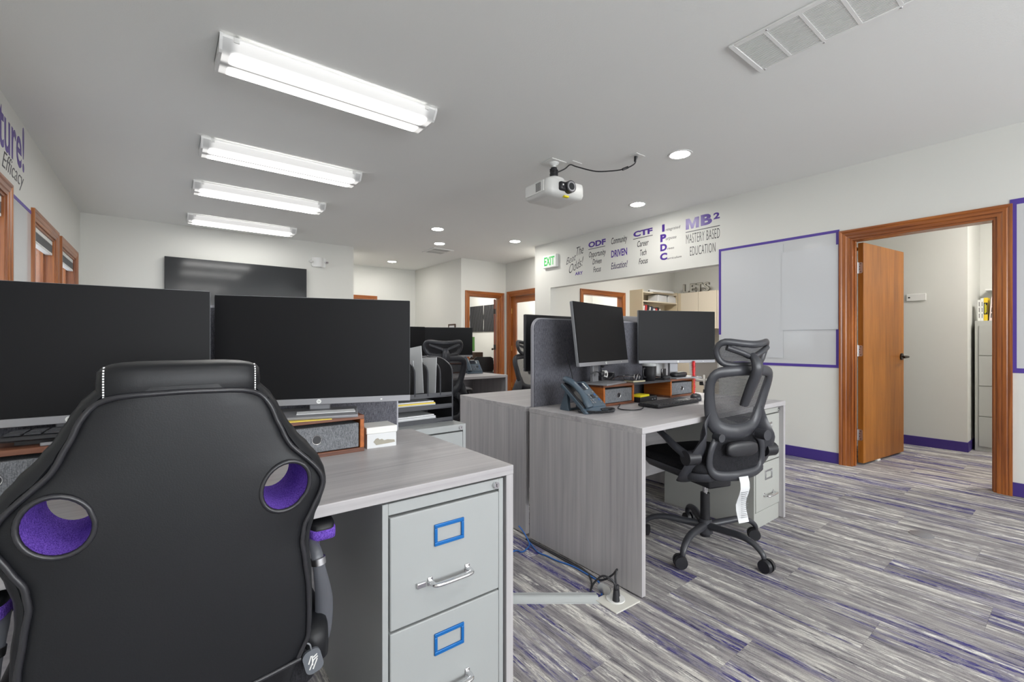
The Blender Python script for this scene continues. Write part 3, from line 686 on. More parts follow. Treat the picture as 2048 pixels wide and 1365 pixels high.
def PM(p): return Matrix.Translation((-.015, -.015, -.292)) @ Matrix.Rotation(PR, 4, 'Z') @ Vector(p)
bm = bmesh.new(); rings = []
w, l = .205, .170
for z, s in ((.072, .92), (.066, .975), (.04, 1), (-.02, 1), (-.045, .965), (-.060, .88), (-.068, .70)):
    rings.append([PM((x * s, y * s - (.03 * math.cos(x / w * 1.5) if y < 0 else 0), z)) for x, y in rrect(-w, w, -l, l, .045, 6)])
loft(bm, rings); bd = obj('body', bm, PW, t, smooth=45)
def pbox(nm, x0, x1, y0, y1, z0, z1, mat, par=bd, bv=.002):
    bm = bmesh.new(); box(bm, x0, x1, y0, y1, z0, z1); bmesh.ops.transform(bm, matrix=Matrix.Translation((-.015, -.015, -.292)) @ Matrix.Rotation(PR, 4, 'Z'), verts=bm.verts); return obj(nm, bm, mat, par, bevel=bv)
pbox('vent_panel', -.209, -.20, -.125, .13, -.034, .056, WHITP, bv=.004)
for i in range(5):
    for j in range(9): pbox('vent_slot', -.2105, -.2085, -.085 + i * .014, -.076 + i * .014, -.022 + j * .008, -.017 + j * .008, BLK, bv=0)
pbox('lens_bezel', -.095, .02, -.209, -.16, -.026, .046, BLK, bv=.014)
def pcyl(nm, p, q, r, mat, r2=None): return obj(nm, cyl(bmesh.new(), PM(p), PM(q), r, 28, r2), mat, bd, smooth=35)
pcyl('lens_barrel', (.005, -.17, .010), (.005, -.226, .010), .050, BLK); pcyl('lens_ring', (.005, -.224, .010), (.005, -.229, .010), .041, SILV); pcyl('lens_glass', (.005, -.227, .010), (.005, -.2305, .010), .029, SCREENG)
pcyl('sensor', (-.070, -.207, .016), (-.070, -.211, .016), .007, WHITP); pbox('knob', .12, .14, -.15, -.125, .06, .078, WHITP)
pbox('yellow_sticker', -.03, .02, -.178, -.150, -.0665, -.055, YNOTE, bv=0)
# cable from the projector to the ceiling outlets
t = thing('projector_cable', 'black cable hanging from projector mount to a ceiling plate', 'cable', (PJX, PJY, CZ))
A = onZ(1272, 311, CZ)
P0 = Vector((PJX, PJY, CZ)); E1 = Vector((2.82, 2.80, CZ - .006)); E2 = Vector((A[0], A[1], CZ - .012))
pts = [P0 + Vector((.03, -.01, -.085)), P0 + Vector((.09, -.045, -.05)), E1 + Vector((-.01, .005, -.012)), E1 + Vector((.03, -.03, -.03)), E1.lerp(E2, .35) + Vector((0, 0, -.085)), E1.lerp(E2, .55) + Vector((0, 0, -.098)), E1.lerp(E2, .8) + Vector((0, 0, -.095)), E2 + Vector((-.01, .01, -.06)), E2 + Vector((0, 0, -.008))]
obj('cord', tube(bmesh.new(), [p - P0 for p in pts], .0055, 8), BLK, t, smooth=60)
obj('plug', cyl(bmesh.new(), E2 - P0 + Vector((0, 0, 0)), E2 - P0 + Vector((-.004, .004, -.04)), .017, 12, .011), BLK, t, smooth=40)
c_ = E1.lerp(E2, .84) + Vector((0, 0, -.090)) - P0; obj('connector', cyl(bmesh.new(), c_ + Vector((-.022, .012, -.01)), c_ + Vector((.02, -.012, .012)), .011, 10), BLK, t, smooth=40)
t = tag(obj('ceiling_outlet', B(-.058, .058, -.036, .036, -.006, 0), WHITP, None, bevel=.002, loc=(3.15, 2.352, CZ)), 'white ceiling outlet plate where the black cable plugs in', 'outlet')
t = tag(obj('ceiling_outlet', B(-.058, .058, -.034, .034, -.006, 0), WHITP, None, bevel=.002, loc=(2.845, 2.786, CZ)), 'white ceiling outlet plate touching the projector mount plate', 'outlet')

# ================================================================ FURNITURE BUILDERS
def desk(name, label, x0, x1, y0, y1, top=.74, group='grey laminate desks', modesty=True, mod_back=True):
    t = thing(name, label, 'desk', ((x0 + x1) / 2, (y0 + y1) / 2, 0), 0, group); w = (x1 - x0) / 2; d = (y1 - y0) / 2; k = .028
    obj('desk_top', B(-w, w, -d, d, top - k, top), DESKX, t, bevel=.002)
    for s in (-1, 1): obj('side_panel', B(*sorted((s * w, s * (w - .026))), -d + .002, d - .002, .006, top - k), DESKZ, t, bevel=.001)
    if modesty: obj('modesty_panel', B(-w + .026, w - .026, *((d - .14, d - .12) if mod_back else (-d + .12, -d + .14)), .22, top - k), DESKX, t)
    for sx in (-1, 1):
        for sy in (-1, 1): obj('foot', cyl(bmesh.new(), (sx * (w - .013), sy * (d - .08), 0), (sx * (w - .013), sy * (d - .08), .008), .01, 10), BLK, t)
    return t
def file_cabinet(name, label, x, y, w, d, h, rotz=0, n=2, body=CABW, lab=STEEL, base=.03, gap=.02, group=None, lock=True, latch=False, top_rail=.035):
    """front faces local -Y, origin at the middle of the front edge"""
    t = thing(name, label, 'filing cabinet', (x, y, 0), rotz, group); k = w / 2
    obj('body', B((-k, -k + .016, 0, d, 0, h), (k - .016, k, 0, d, 0, h), (-k + .016, k - .016, 0, d, h - top_rail, h), (-k + .016, k - .016, d - .01, d, 0, h - top_rail), (-k + .016, k - .016, .012, d - .01, 0, .012), (-k + .016, k - .016, 0, .012, 0, base)), body, t, bevel=.0015)
    z0 = base + .004; dh = (h - top_rail - base - .004) / n
    for i in range(n):
        a, b = z0 + i * dh, z0 + (i + 1) * dh - .006
        dr = obj('drawer', B(-k + .019, k - .019, -.004, d - .03, a, b), body, t, bevel=.003)
        c = (a + b) / 2
        if lab:
            lw, lh = .046, .029; lz = b - .075
            bm = B((-lw, lw, -.009, -.0035, lz + lh - .010, lz + lh), (-lw, lw, -.009, -.0035, lz - lh, lz - lh + .010), (-lw, -lw + .009, -.009, -.0035, lz - lh + .010, lz + lh - .010), (lw - .009, lw, -.009, -.0035, lz - lh + .010, lz + lh - .010))
            obj('label_holder', bm, lab, dr, bevel=.0015)
            hz = lz - .118
            obj('handle', tube(bmesh.new(), [(-.058, -.003, hz), (-.058, -.022, hz), (-.050, -.034, hz), (0, -.036, hz), (.050, -.034, hz), (.058, -.022, hz), (.058, -.003, hz)], .0078, 10, 4, .75), CHROME, dr, smooth=60)
            for s in (-1, 1): obj('handle_foot', B(s * .058 - .008, s * .058 + .008, -.007, -.0035, hz - .010, hz + .012), CHROME, dr, bevel=.002)
            if latch and i == n - 1: obj('latch', B(-.098, -.072, -.012, -.0035, hz - .007, hz + .007), CHROME, dr, bevel=.002)
    if lock:
        lk = obj('lock', cyl(bmesh.new(), (k - .03, -.001, h - top_rail / 2), (k - .03, -.009, h - top_rail / 2), .0095, 18), CHROME, t, smooth=40)
        obj('keyway', B(k - .031, k - .029, -.0097, -.0088, h - top_rail / 2 - .005, h - top_rail / 2 + .005), BLK, lk)
    return t
def monitor(name, label, x, y, zc, yaw, tilt, zs, w=.614, h=.365, group='black monitors with silver chin', detail=True, base_fwd=0, shell=None):
    """zs = height of the surface it stands on; screen faces local -Y"""
    t = thing(name, label, 'monitor', (x, y, zs), yaw, group); c = zc - zs
    M = Matrix.Translation((0, 0, c)) @ Matrix.Rotation(-tilt, 4, 'X')
    chin = .021
    def q(nm, a, mat, par, bv=0):
        bm = bmesh.new(); box(bm, *a); bmesh.ops.transform(bm, matrix=M, verts=bm.verts); return obj(nm, bm, mat, par, bevel=bv)
    q('shell', (-w / 2, w / 2, .002, .022, -h / 2, h / 2), shell or SILVD, t, .004)
    q('shell', (-w * .3, w * .3, .022, .05, -h * .32, h * .25), shell or SILVD, t, .012)
    q('screen', (-w / 2 + .0015, w / 2 - .0015, -.001, .003, -h / 2 + chin, h / 2 - .0015), SCREEN, t)
    ch = q('chin', (-w / 2, w / 2, -.003, .006, -h / 2, -h / 2 + chin), SILV, t, .0015)
    if detail:
        bm = bmesh.new(); cyl(bm, (0, -.0028, -h / 2 + chin / 2), (0, -.0042, -h / 2 + chin / 2), .0075, 20); bmesh.ops.transform(bm, matrix=M, verts=bm.verts)
        lg = obj('logo_disc', bm, WHITP, ch, smooth=40)
        fit_text('logo_letters', 'hp', SILVD, M @ MAT((1, 0, 0), (0, 0, 1), (0, -1, 0), (-.0042, -.0042, -h / 2 + chin / 2 - .004)), .0084, .0085, ch, shear=.3, depth=.0004)
        q('power_light', (w * .33, w * .33 + .006, -.0036, -.002, -h / 2 + .008, -h / 2 + .012), WHITP, ch)
    # stand
    nz = c - h * .1
    obj('stand_neck', B(-.034, .034, .045, .068, .008, nz), SILV, t, bevel=.004)
    obj('stand_base', B(-.125, .125, -.115 - base_fwd, .09, 0, .010), SILV, t, bevel=.003)
    return t
def riser(name, label, x0, x1, y0, y1, z0, h, group='wooden monitor risers with fabric drawers', mod=.275):
    t = thing(name, label, 'monitor riser', ((x0 + x1) / 2, y0, z0), 0, group); w = (x1 - x0) / 2; d = y1 - y0; k = .014
    for s in (-1, 1):
        a, b = sorted((s * w, s * (w - mod)))
        obj('box_top', B(a, b, 0, d, h - k, h), REDW, t, bevel=.0015); obj('box_bottom', B(a, b, 0, d, 0, k), REDW, t, bevel=.0015)
        for xx in (a, b - k): obj('box_side', B(xx, xx + k, 0, d, k, h - k), REDO, t, bevel=.001)
        dr = obj('drawer', B(a + k + .003, b - k - .003, .004, d - .01, k + .002, h - k - .012), BIN, t, bevel=.003)
        gz = h * .46; gx = (a + b) / 2
        rg = bmesh.new()
        for r0, r1, z_ in ((.0125, .0165, .0),):
            prof = [(r0, 0), (r0 + .001, .003), (r1 - .0015, .0035), (r1, 0)]
            loft(rg, [[(gx + r * math.cos(2 * PI * i / 24), .004 - yy, gz + r * math.sin(2 * PI * i / 24)) for i in range(24)] for r, yy in prof], cap=False)
        gr = obj('grommet', rg, CHROME, dr, smooth=60)
        obj('finger_hole', cyl(bmesh.new(), (gx, .004, gz), (gx, .0022, gz), .0132, 20), PIPE, dr)
    obj('bridge_board', B(-w + mod, w - mod, 0, d, h - k, h), BLKS, t, bevel=.001)
    return t
def divider(name, label, x0, x1, y, z0, z1, th=.026, group='grey fabric desk dividers', rl=.06, rr=.06):
    t = thing(name, label, 'divider', ((x0 + x1) / 2, y, z0), 0, group); w = (x1 - x0) / 2; h = z1 - z0
    def outline(ins): 
        r = max(.005, rl - ins)
        return rrect(-w + ins, w - ins, ins * .5, h - ins, r, 7)
    bm = bmesh.new(); prism(bm, outline(0), 'Y', -th / 2 + .004, th / 2 - .004); obj('edge_frame', bm, ALU, t, smooth=30)
    bm = bmesh.new(); prism(bm, outline(.008), 'Y', -th / 2, -th / 2 + .005); obj('fabric_panel', bm, FAB, t)
    bm = bmesh.new(); prism(bm, outline(.008), 'Y', th / 2 - .005, th / 2); obj('fabric_panel', bm, FAB, t)
    return t
def star_base(t, r=.32, a0=0, mat=BLKS, zhub=.11):
    obj('gas_lift', cyl(bmesh.new(), (0, 0, .20), (0, 0, .42), .014, 14), CHROME, t, smooth=40)
    obj('lift_sleeve', cyl(bmesh.new(), (0, 0, .055), (0, 0, .29), .026, 18, .024), BLK, t, smooth=40)
    obj('hub', cyl(bmesh.new(), (0, 0, .075), (0, 0, .15), .040, 20, .034), mat, t, smooth=40)
    for i in range(5):
        a = a0 + i * 2 * PI / 5; ca, sa = math.cos(a), math.sin(a)
        P = lambda q, z: (ca * q, sa * q, z)
        lg = obj('base_leg', tube(bmesh.new(), [P(.02, .115), P(.12, .122), P(r * .62, .128), P(r * .84, .115), P(r * .97, .085), P(r, .06)], [.024, .022, .020, .018, .016, .013], 10, 4, .8), mat, t, smooth=60)
        o = (-sa, ca); sw = a + 1.1 + i * .9; wx, wy = math.cos(sw), math.sin(sw); ox, oy = -wy, wx
        c = Vector((ca * r + ox * .012, sa * r + oy * .012, .033))
        bm = bmesh.new()
        for s in (-1, 1): 
            e0 = c + Vector((wx, wy, 0)) * (s * .006); e1 = c + Vector((wx, wy, 0)) * (s * .026); cyl(bm, e0, e1, .033, 20, .030)
        cyl(bm, c - Vector((wx, wy, 0)) * .01, c + Vector((wx, wy, 0)) * .01, .010, 10)
        cs = obj('caster', bm, BLK, lg, smooth=35)

# ================================================================ FOREGROUND DESK
FX1, FY0, FY1 = .838, 1.077, 1.795
desk('desk', 'grey laminate desk behind the black gaming chair', -.78, FX1, FY0, FY1)
file_cabinet('filing_cabinet', 'white two-drawer filing cabinet with blue label holders under the near desk', .617, 1.085, .375, .60, .705, 0, 2, CABW, BLUEM, .085, latch=True, group='two-drawer filing cabinets', top_rail=.030)
divider('desk_divider', 'grey fabric divider behind the two near monitors', -.76, .785, 1.815, .46, 1.235, rl=.03)
for xx in (-.7, .5): pass
riser('monitor_riser', 'wooden monitor riser on the near desk behind the gaming chair', -.46, .540, 1.525, 1.735, .74, .124, mod=.305)
monitor('monitor', 'large black monitor at the left picture edge, left of the gap', -.197, 1.640, 1.083, -.03, 0, .864, base_fwd=-.10)
monitor('monitor', 'large black monitor right of the gaming chair headrest on the near desk', .418, 1.622, 1.081, -.31, -.01, .866)
t = thing('cardboard_box', 'small white lidded box with a torn label beside the near riser', 'box', (.612, 1.590, .74), R(-4))
obj('carton', B(-.052, .052, -.05, .05, 0, .058), PAPER, t, bevel=.001); obj('lid', B(-.055, .055, -.053, .053, .05, .074), WHITP, t, bevel=.003)
bm = bmesh.new(); prism(bm, [(-.03, .022), (-.022, .032), (-.014, .034), (-.008, .028), (.0, .030), (.008, .024), (.02, .026), (.045, .022), (.047, .014), (.02, .012), (-.02, .010)], 'Y', -.0508, -.05); obj('torn_label', bm, plain('torn_board', srgb(160, 155, 142), .9), t)
t = tag(obj('paper_sheet', B(-.09, .09, -.006, .05, 0, .002), PAPER, None, loc=(.425, 1.555, .877), rot=(0, 0, R(-14))), 'white paper slip lying on the near monitor stand base', 'paper')
t = tag(obj('folder', B(-.14, .14, -.10, .06, 0, .002), YEL, None, loc=(.30, 1.612, .864), rot=(0, 0, R(-8))), 'yellow folder edge under the near monitor stand', 'folder')
t = thing('keyboard', 'black keyboard lying on the riser at the left picture edge', 'keyboard', (-.165, 1.575, .864), R(-3))
obj('body', B(-.14, .14, -.035, .06, .014, .026), BLK, t, bevel=.003)
for i in range(8):
    for j in range(3): obj('key', B(-.132 + i * .034, -.103 + i * .034, -.028 + j * .028, -.004 + j * .028, .026, .031), BLKS, t, bevel=.002)
obj('foot', B(-.12, .12, .0, .05, 0, .014), BLK, t)
tag(obj('sticky_note', B(-.04, .05, -.03, .03, 0, .0015), PINK, None, loc=(-.10, 1.565, .8957), rot=(R(6), 0, R(-14))), 'pink paper note lying on the keyboard', 'paper')
t = thing('tablet', 'thin silver-edged tablet in front of the keyboard at the left edge', 'tablet', (-.135, 1.533, .864), R(-2)); obj('body', B(-.10, .11, -.003, .007, 0, .009), SILV, t, bevel=.002); obj('glass', B(-.098, .108, -.002, .006, .009, .010), BLK, t)
tag(obj('sticky_note_block', B(-.03, .03, -.02, .03, 0, .012), YEL, None, loc=(-.345, 1.57, .864)), 'yellow note pad at the left picture edge on the riser', 'paper')

# second cabinet with desk organiser
file_cabinet('filing_cabinet', 'white filing cabinet carrying the black mesh desk organiser', .982, 1.885, .375, .66, .712, 0, 2, CABW, STEEL, .04, group='two-drawer filing cabinets', top_rail=.030)
t = thing('desk_organizer', 'black wire mesh organiser with upright file slots and paper trays', 'organizer', (.985, 2.12, .712))
w = .172; d0, d1 = -.125, .15
for z in (.0, .068, .125): 
    obj('tray', B(-w, w, d0, d1, z, z + .003), MESHB, t)
    obj('tray_rim', tube(bmesh.new(), [(-w, d0, z + .006), (w, d0, z + .006), (w, d1, z + .006), (-w, d1, z + .006)], .0055, 6, 0, closed=True), BLKS, t)
    obj('tray_lip', B(-w, w, d0 - .002, d0 + .001, z, z + .022), BLKS, t)
for s in (-1, 1):
    for yy in (d0, d1): obj('corner_post', cyl(bmesh.new(), (s * w, yy, 0), (s * w, yy, .135), .0045, 8), BLKS, t)
    obj('side_panel', B(s * w - .001, s * w + .001, d0, d1, 0, .13), MESHB, t)
obj('back_panel', B(-w, w, d1 - .001, d1 + .001, 0, .13), MESHB, t)
prof = [(d0, .135), (d0, .24), (d0 + .01, .268), (d0 + .04, .29), (d0 + .12, .315), (d1, .32), (d1, .135)]
for q in range(6):
    xx = -w + 2 * w * q / 5 
    bm = bmesh.new(); prism(bm, prof, 'X', xx - .001, xx + .001); sp = obj('slot_divider', bm, MESHB if q not in (9,) else BLK, t)
    obj('divider_wire', tube(bmesh.new(), [(xx, u, v) for u, v in prof[:-1]], .004, 6, 3), BLKS, sp)
def sheet(name, label, cat, loc, rot, w, h, mat, par=None, th=.002):
    o = obj(name, B(-w / 2, w / 2, -th / 2, th / 2, 0, h), mat, par, loc=loc, rot=rot)
    if par is None: tag(o, label, cat, 'papers in the desk organiser')
    return o
sheet('paper_sheet', 'tall blank white sheet standing in the left organiser slot', 'paper', (.912, 2.135, .845), (R(-3), 0, R(103)), .22, .255, PAPER)
o = sheet('paper_sheet', 'white sheet with a printed heading leaning in the middle organiser slot', 'paper', (.985, 2.125, .845), (R(3), R(8), R(103)), .22, .235, PAPER)
for k, (w_, z_) in enumerate(((.05, .19), (.08, .178), (.065, .166), (.03, .218))): obj('print_line', B(-.03 - w_ / 2, -.03 + w_ / 2, -.0016, -.0009, z_, z_ + .004), SILVD, o)
sheet('folder', 'white folder bulging in the right organiser slot', 'folder', (1.05, 2.12, .845), (R(5), R(3), R(101)), .22, .185, PAPER)
sheet('folder', 'low white folder between the two tall organiser sheets', 'folder', (.94, 2.12, .845), (R(0), R(3), R(99)), .22, .17, PAPER)
for k, (z, mt, lab) in enumerate(((.716, PAPER, 'thick stack of white paper in the lowest organiser tray'), (.784, PAPB, 'bluish papers in the middle organiser tray'))):
    t = thing('paper_stack', lab, 'paper', (.955 - k * .0, 2.095, z + .0005), R(3 - 4 * k), 'papers in the desk organiser')
    for q in range(5): obj('sheet', B(-.12 + .004 * q, .105 + .006 * ((q * 3) % 4), -.09 + .004 * (q % 3), .12, .0075 * q, .0075 * q + .006), (PAPER, PAPB, PAPER, YEL, PAPER)[q] if k else PAPER, t)

# ================================================================ RIGHT-HAND DESK CLUSTER
desk('desk', 'grey laminate desk with phone and mesh office chair', 1.632, 3.105, 1.193, 1.955)
desk('desk', 'grey laminate desk on the far side of the rounded divider', 1.640, 3.105, 1.995, 2.72, mod_back=False)
divider('desk_divider', 'grey fabric divider with rounded corner behind the phone', 1.668, 3.09, 1.975, .615, 1.252, rl=.065)
file_cabinet('filing_cabinet', 'light grey two-drawer filing cabinet behind the mesh office chair', 2.925, 1.225, .36, .60, .70, 0, 2, CABG, STEEL, .095, group='two-drawer filing cabinets', top_rail=.03)
riser('monitor_riser', 'wooden monitor riser with two fabric drawers on the phone desk', 1.985, 2.93, 1.715, 1.925, .74, .122, mod=.28)
monitor('monitor', 'black monitor tilted and turned above the desk phone', 2.076, 1.800, 1.157, .231, .118, .862, base_fwd=-.02)
monitor('monitor', 'black monitor behind the mesh chair headrest', 2.842, 1.783, 1.146, -.392, .0, .862, base_fwd=-.02)
# monitors across the divider, seen from behind
monitor('monitor', 'dark monitor back peeking over the rounded divider', 2.125, 2.24, 1.105, PI + .03, 0, .74, w=.62, group='monitors across the divider', detail=False, shell=BLK)
monitor('monitor', 'grey monitor back peeking between the two right-hand monitors', 2.83, 2.26, 1.13, PI - .1, 0, .74, w=.54, group='monitors across the divider', detail=False, shell=SILV)

# ================================================================ GAMING CHAIR (seen from behind)
ARMG = plain('grey_arm_bracket', srgb(84, 86, 92), .4)
GC = thing('gaming_chair', 'black leatherette gaming chair with purple mesh shoulder holes, seen from behind', 'chair', (.028, 1.19, 0))
KS = 1.0444; YP = .94 - 1.19                       # plane of the rear panel in chair coordinates
def ZS(z): return 1.114 - (1.114 - z) * KS
WZ = [(.523, .176), (.537, .184), (.552, .191), (.587, .198), (.636, .199), (.684, .198), (.718, .194), (.749, .195), (.783, .204), (.81, .216), (.84, .224), (.867, .222), (.895, .211), (.917, .195), (.945, .172), (.972, .154), (1.001, .140), (1.024, .127), (1.04, .112), (1.05, .10)]
PZ = [(.523, .165), (.545, .176), (.566, .186), (.607, .187), (.656, .186), (.706, .18), (.745, .175), (.776, .18), (.804, .195), (.833, .208), (.85, .2135), (.869, .205), (.892, .187), (.922, .157), (.949, .143), (.984, .129), (1.013, .117), (1.03, .095), (1.05, .085)]
def interp(T, z):
    if z <= T[0][0]: return T[0][1]
    for (a, b), (c, d) in zip(T, T[1:]):
        if z <= c: t = (z - a) / (c - a); t = t * t * (3 - 2 * t) * .5 + t * .5; return b + (d - b) * t
    return T[-1][1]
def section(z, k=1.0, push=0.0):
    W_, P_ = interp(WZ, z) * KS * k, min(interp(PZ, z), interp(WZ, z) - .006) * KS * k
    half = []
    for u in (0, .2, .4, .6, .78, .9, .97): half.append((P_ * u, -.014 * (1 - u ** 4) * k))
    half += [(P_, .006), (P_ + (W_ - P_) * .25, -.001), (P_ + (W_ - P_) * .6, .004), (W_ - .002, .018), (W_, .042), (W_ - .004, .07), (W_ - .02, .094), (W_ - .05, .098), (P_ * .62, .074), (P_ * .3, .062), (0, .06)]
    right = half[1:-1]; left = [(-s, y) for s, y in right][::-1]
    pts = [half[0]] + right + [half[-1]] + left
    return [(s, YP + y + push, ZS(z)) for s, y in pts]
bm = bmesh.new(); zs = [.523 + (1.044 - .523) * i / 52 for i in range(53)]
rings = []
for i, z in enumerate(zs):
    rings.append(section(z))
rings.append([(x * .96, y + (.05 + YP - y) * .25, ZS(1.049)) for x, y, z in section(1.044)]); rings.append([(x * .85, (y + (YP + .05)) / 2, ZS(1.051)) for x, y, z in section(1.044)])
loft(bm, rings); back = obj('backrest', bm, LEATH, GC, smooth=60)
HOLES = []
for s in (-1, 1):
    cx, cz = s * .1465 * KS, ZS(.8535)
    HOLES.append((s, cx, cz))
    cb = bmesh.new(); rg = []
    for y, k, dx, dz in ((-.04, 1.04, 0, 0), (0, 1.0, 0, 0), (.045, .93, -.004, .006), (.13, .88, -.006, .010)):
        rg.append([(cx + s * dx + (math.cos(q) * .0365 * math.cos(.5 * s) + math.sin(q) * .043 * math.sin(.5 * s)) * KS * k, YP + y, cz + dz + (-math.cos(q) * .0365 * math.sin(.5 * s) + math.sin(q) * .043 * math.cos(.5 * s)) * KS * k) for q in [2 * PI * i / 32 for i in range(32)]])
    loft(cb, rg); cut = obj('cut', cb, LEATH, GC)
    md = back.modifiers.new('b', 'BOOLEAN'); md.operation = 'DIFFERENCE'; md.solver = 'EXACT'; md.object = cut
    apply_eval(back); bpy.data.objects.remove(cut)
    lb = bmesh.new(); rg = []
    for y, k, dx, dz in ((-.013, 1.0, 0, 0), (-.006, .975, 0, 0), (.02, .92, -.002, .003), (.05, .87, -.004, .006), (.075, .845, -.005, .008), (.10, .825, -.006, .010)):
        rg.append([(cx + s * dx + (math.cos(q) * .0365 * math.cos(.5 * s) + math.sin(q) * .043 * math.sin(.5 * s)) * KS * k, YP + y, cz + dz + (-math.cos(q) * .0365 * math.sin(.5 * s) + math.sin(q) * .043 * math.cos(.5 * s)) * KS * k) for q in [2 * PI * i / 32 for i in range(32)]])
    loft(lb, rg, cap=False); ln = obj('hole_lining', lb, LINER, GC, smooth=80); ln['label'] = 'purple mesh lining of a shoulder hole'
    ring = [(cx + (math.cos(q) * .0385 * math.cos(.5 * s) + math.sin(q) * .045 * math.sin(.5 * s)) * KS, YP - .0115 + .0, cz + (-math.cos(q) * .0385 * math.sin(.5 * s) + math.sin(q) * .045 * math.cos(.5 * s)) * KS) for q in [2 * PI * i / 28 for i in range(28)]]
    obj('hole_rim', tube(bmesh.new(), ring, .0042, 8, 0, closed=True), PIPE, GC, smooth=80)
for me in (back.data,): me.shade_smooth(); me.set_sharp_from_angle(angle=R(55))
# piping round the rear panel
pp = []
for z in [.53 + (1.022 - .53) * i / 30 for i in range(31)]: pp.append((min(interp(PZ, z), interp(WZ, z) - .006) * KS, YP - .001, ZS(z)))
top = [(.080 * KS, YP - .010, ZS(1.031)), (.04 * KS, YP - .013, ZS(1.033)), (0, YP - .014, ZS(1.034)), (-.04 * KS, YP - .013, ZS(1.033)), (-.080 * KS, YP - .010, ZS(1.031))]
path = pp + top + [(-x, y, z) for x, y, z in pp[::-1]]
obj('piping', tube(bmesh.new(), path, .0048, 8, 2), PIPE, GC, smooth=80)
path2 = [(x * 1.02 if abs(x) > .1 else x, y + .003, z + (.006 if z > ZS(1.03) else 0)) for x, y, z in path]
obj('bottom_welt', tube(bmesh.new(), [(-.172 * KS, YP - .004, ZS(.528)), (-.09, YP - .014, ZS(.524)), (0, YP - .016, ZS(.523)), (.09, YP - .014, ZS(.524)), (.172 * KS, YP - .004, ZS(.528))], .0042, 8, 4), PIPE, GC, smooth=80)
# headrest pillow
bm = bmesh.new(); cushion(bm, -.115, .115, YP - .0135, YP + .115, ZS(1.015), ZS(1.0815), pw=5); bmesh.ops.subdivide_edges(bm, edges=[], cuts=0)
hr = obj('headrest', bm, LEATH, GC, smooth=80)
for s in (-1, 1):
    for k in range(14):
        a = -.75 + 1.9 * k / 13; zc = (ZS(1.015) + ZS(1.0815)) / 2; hz = (ZS(1.0815) - ZS(1.015)) / 2
        z = ZS(1.027) + (ZS(1.079) - ZS(1.027)) * k / 13
        z = zc + hz * (-.78 + 1.56 * k / 13); f = abs((z - zc) / hz); yy = YP + .05075 - .06425 * (1 - (.103 / .115) ** 5 - f ** 5) ** .2
        obj('stitch', B(s * .103 - .0011, s * .103 + .0011, yy - .0008, yy + .003, z - .0013, z + .0013), THREAD, hr)
# lower back cover and seat
bm = bmesh.new(); loft(bm, [[(x * k, y + p, z) for x, y in rrect(-.185, .185, YP - .006, YP + .10, .03, 5)] for z, k, p in ((ZS(.53), .98, .0), (.485, .97, .006), (.455, .95, .02), (.43, .93, .03))]); obj('lower_back_cover', bm, LEATH, GC, smooth=50)
bm = bmesh.new(); cushion(bm, -.245, .245, YP + .03, YP + .52, .395, .492, pw=6); obj('seat', bm, SEATF, GC, smooth=80)
for s in (-1, 1):
    bm = bmesh.new(); cushion(bm, *sorted((s * .185, s * .262)), YP + .05, YP + .50, .42, .525, pw=4); obj('seat_bolster', bm, LEATH, GC, smooth=80)
    # arm: padded rest on a bent flat steel bracket
    bm = bmesh.new(); cushion(bm, s * .258 - .030, s * .258 + .030, YP + .125, YP + .36, .668, .704, pw=5); ar = obj('armrest', bm, LEATH, GC, smooth=80)
    bm = bmesh.new(); cushion(bm, s * .258 - .0315, s * .258 + .0315, YP + .123, YP + .362, .660, .692, pw=6); obj('armrest_band', bm, LINER, ar, smooth=80)
    obj('arm_bracket', tube(bmesh.new(), [(s * .245, YP + .30, .668), (s * .238, YP + .17, .666), (s * .235, YP + .105, .655), (s * .240, YP + .095, .615), (s * .252, YP + .105, .54), (s * .250, YP + .110, .47), (s * .234, YP + .120, .42), (s * .20, YP + .17, .40)], [.012, .012, .012, .013, .019, .019, .017, .012], 10, 5, .55, up=(0, 1, 0)), ARMG, GC, smooth=60)
    obj('bracket_collar', cyl(bmesh.new(), (s * .239, YP + .096, .628), (s * .2375, YP + .0975, .642), .0155, 14), STEEL, GC, smooth=40)
star_base(GC, .31, R(20))
obj('seat_plate', B(-.13, .13, -.13, .13, .375, .40), BLK, GC, bevel=.01)
bm = bmesh.new(); prism(bm, rrect(-.017, .017, -.024, .024, .012, 5), 'Y', -.003, .003); hg = obj('pull_tag', bm, plain('tag_rubber', srgb(92, 96, 102), .5), GC, loc=(.206, YP + .012, .478), rot=(0, R(-14), 0), smooth=30); hg['label'] = 'grey hang tag with a white leaf emblem'
for k, (x0, z0, x1, z1) in enumerate(((-.010, -.012, .002, .004), (-.004, -.014, .008, .002), (-.009, .000, -.001, .013), (.001, .003, .010, .006), (.002, .008, .010, .011), (-.003, -.006, .001, .012))):
    obj('emblem_stroke', tube(bmesh.new(), [(x0, -.0032, z0), (x1, -.0032, z1)], .0013, 6, 0), WHITP, hg)
obj('tag_string', tube(bmesh.new(), [(.190, YP + .012, ZS(.545)), (.199, YP + .008, .515), (.203, YP + .012, .500)], .0016, 6), SILVD, GC)

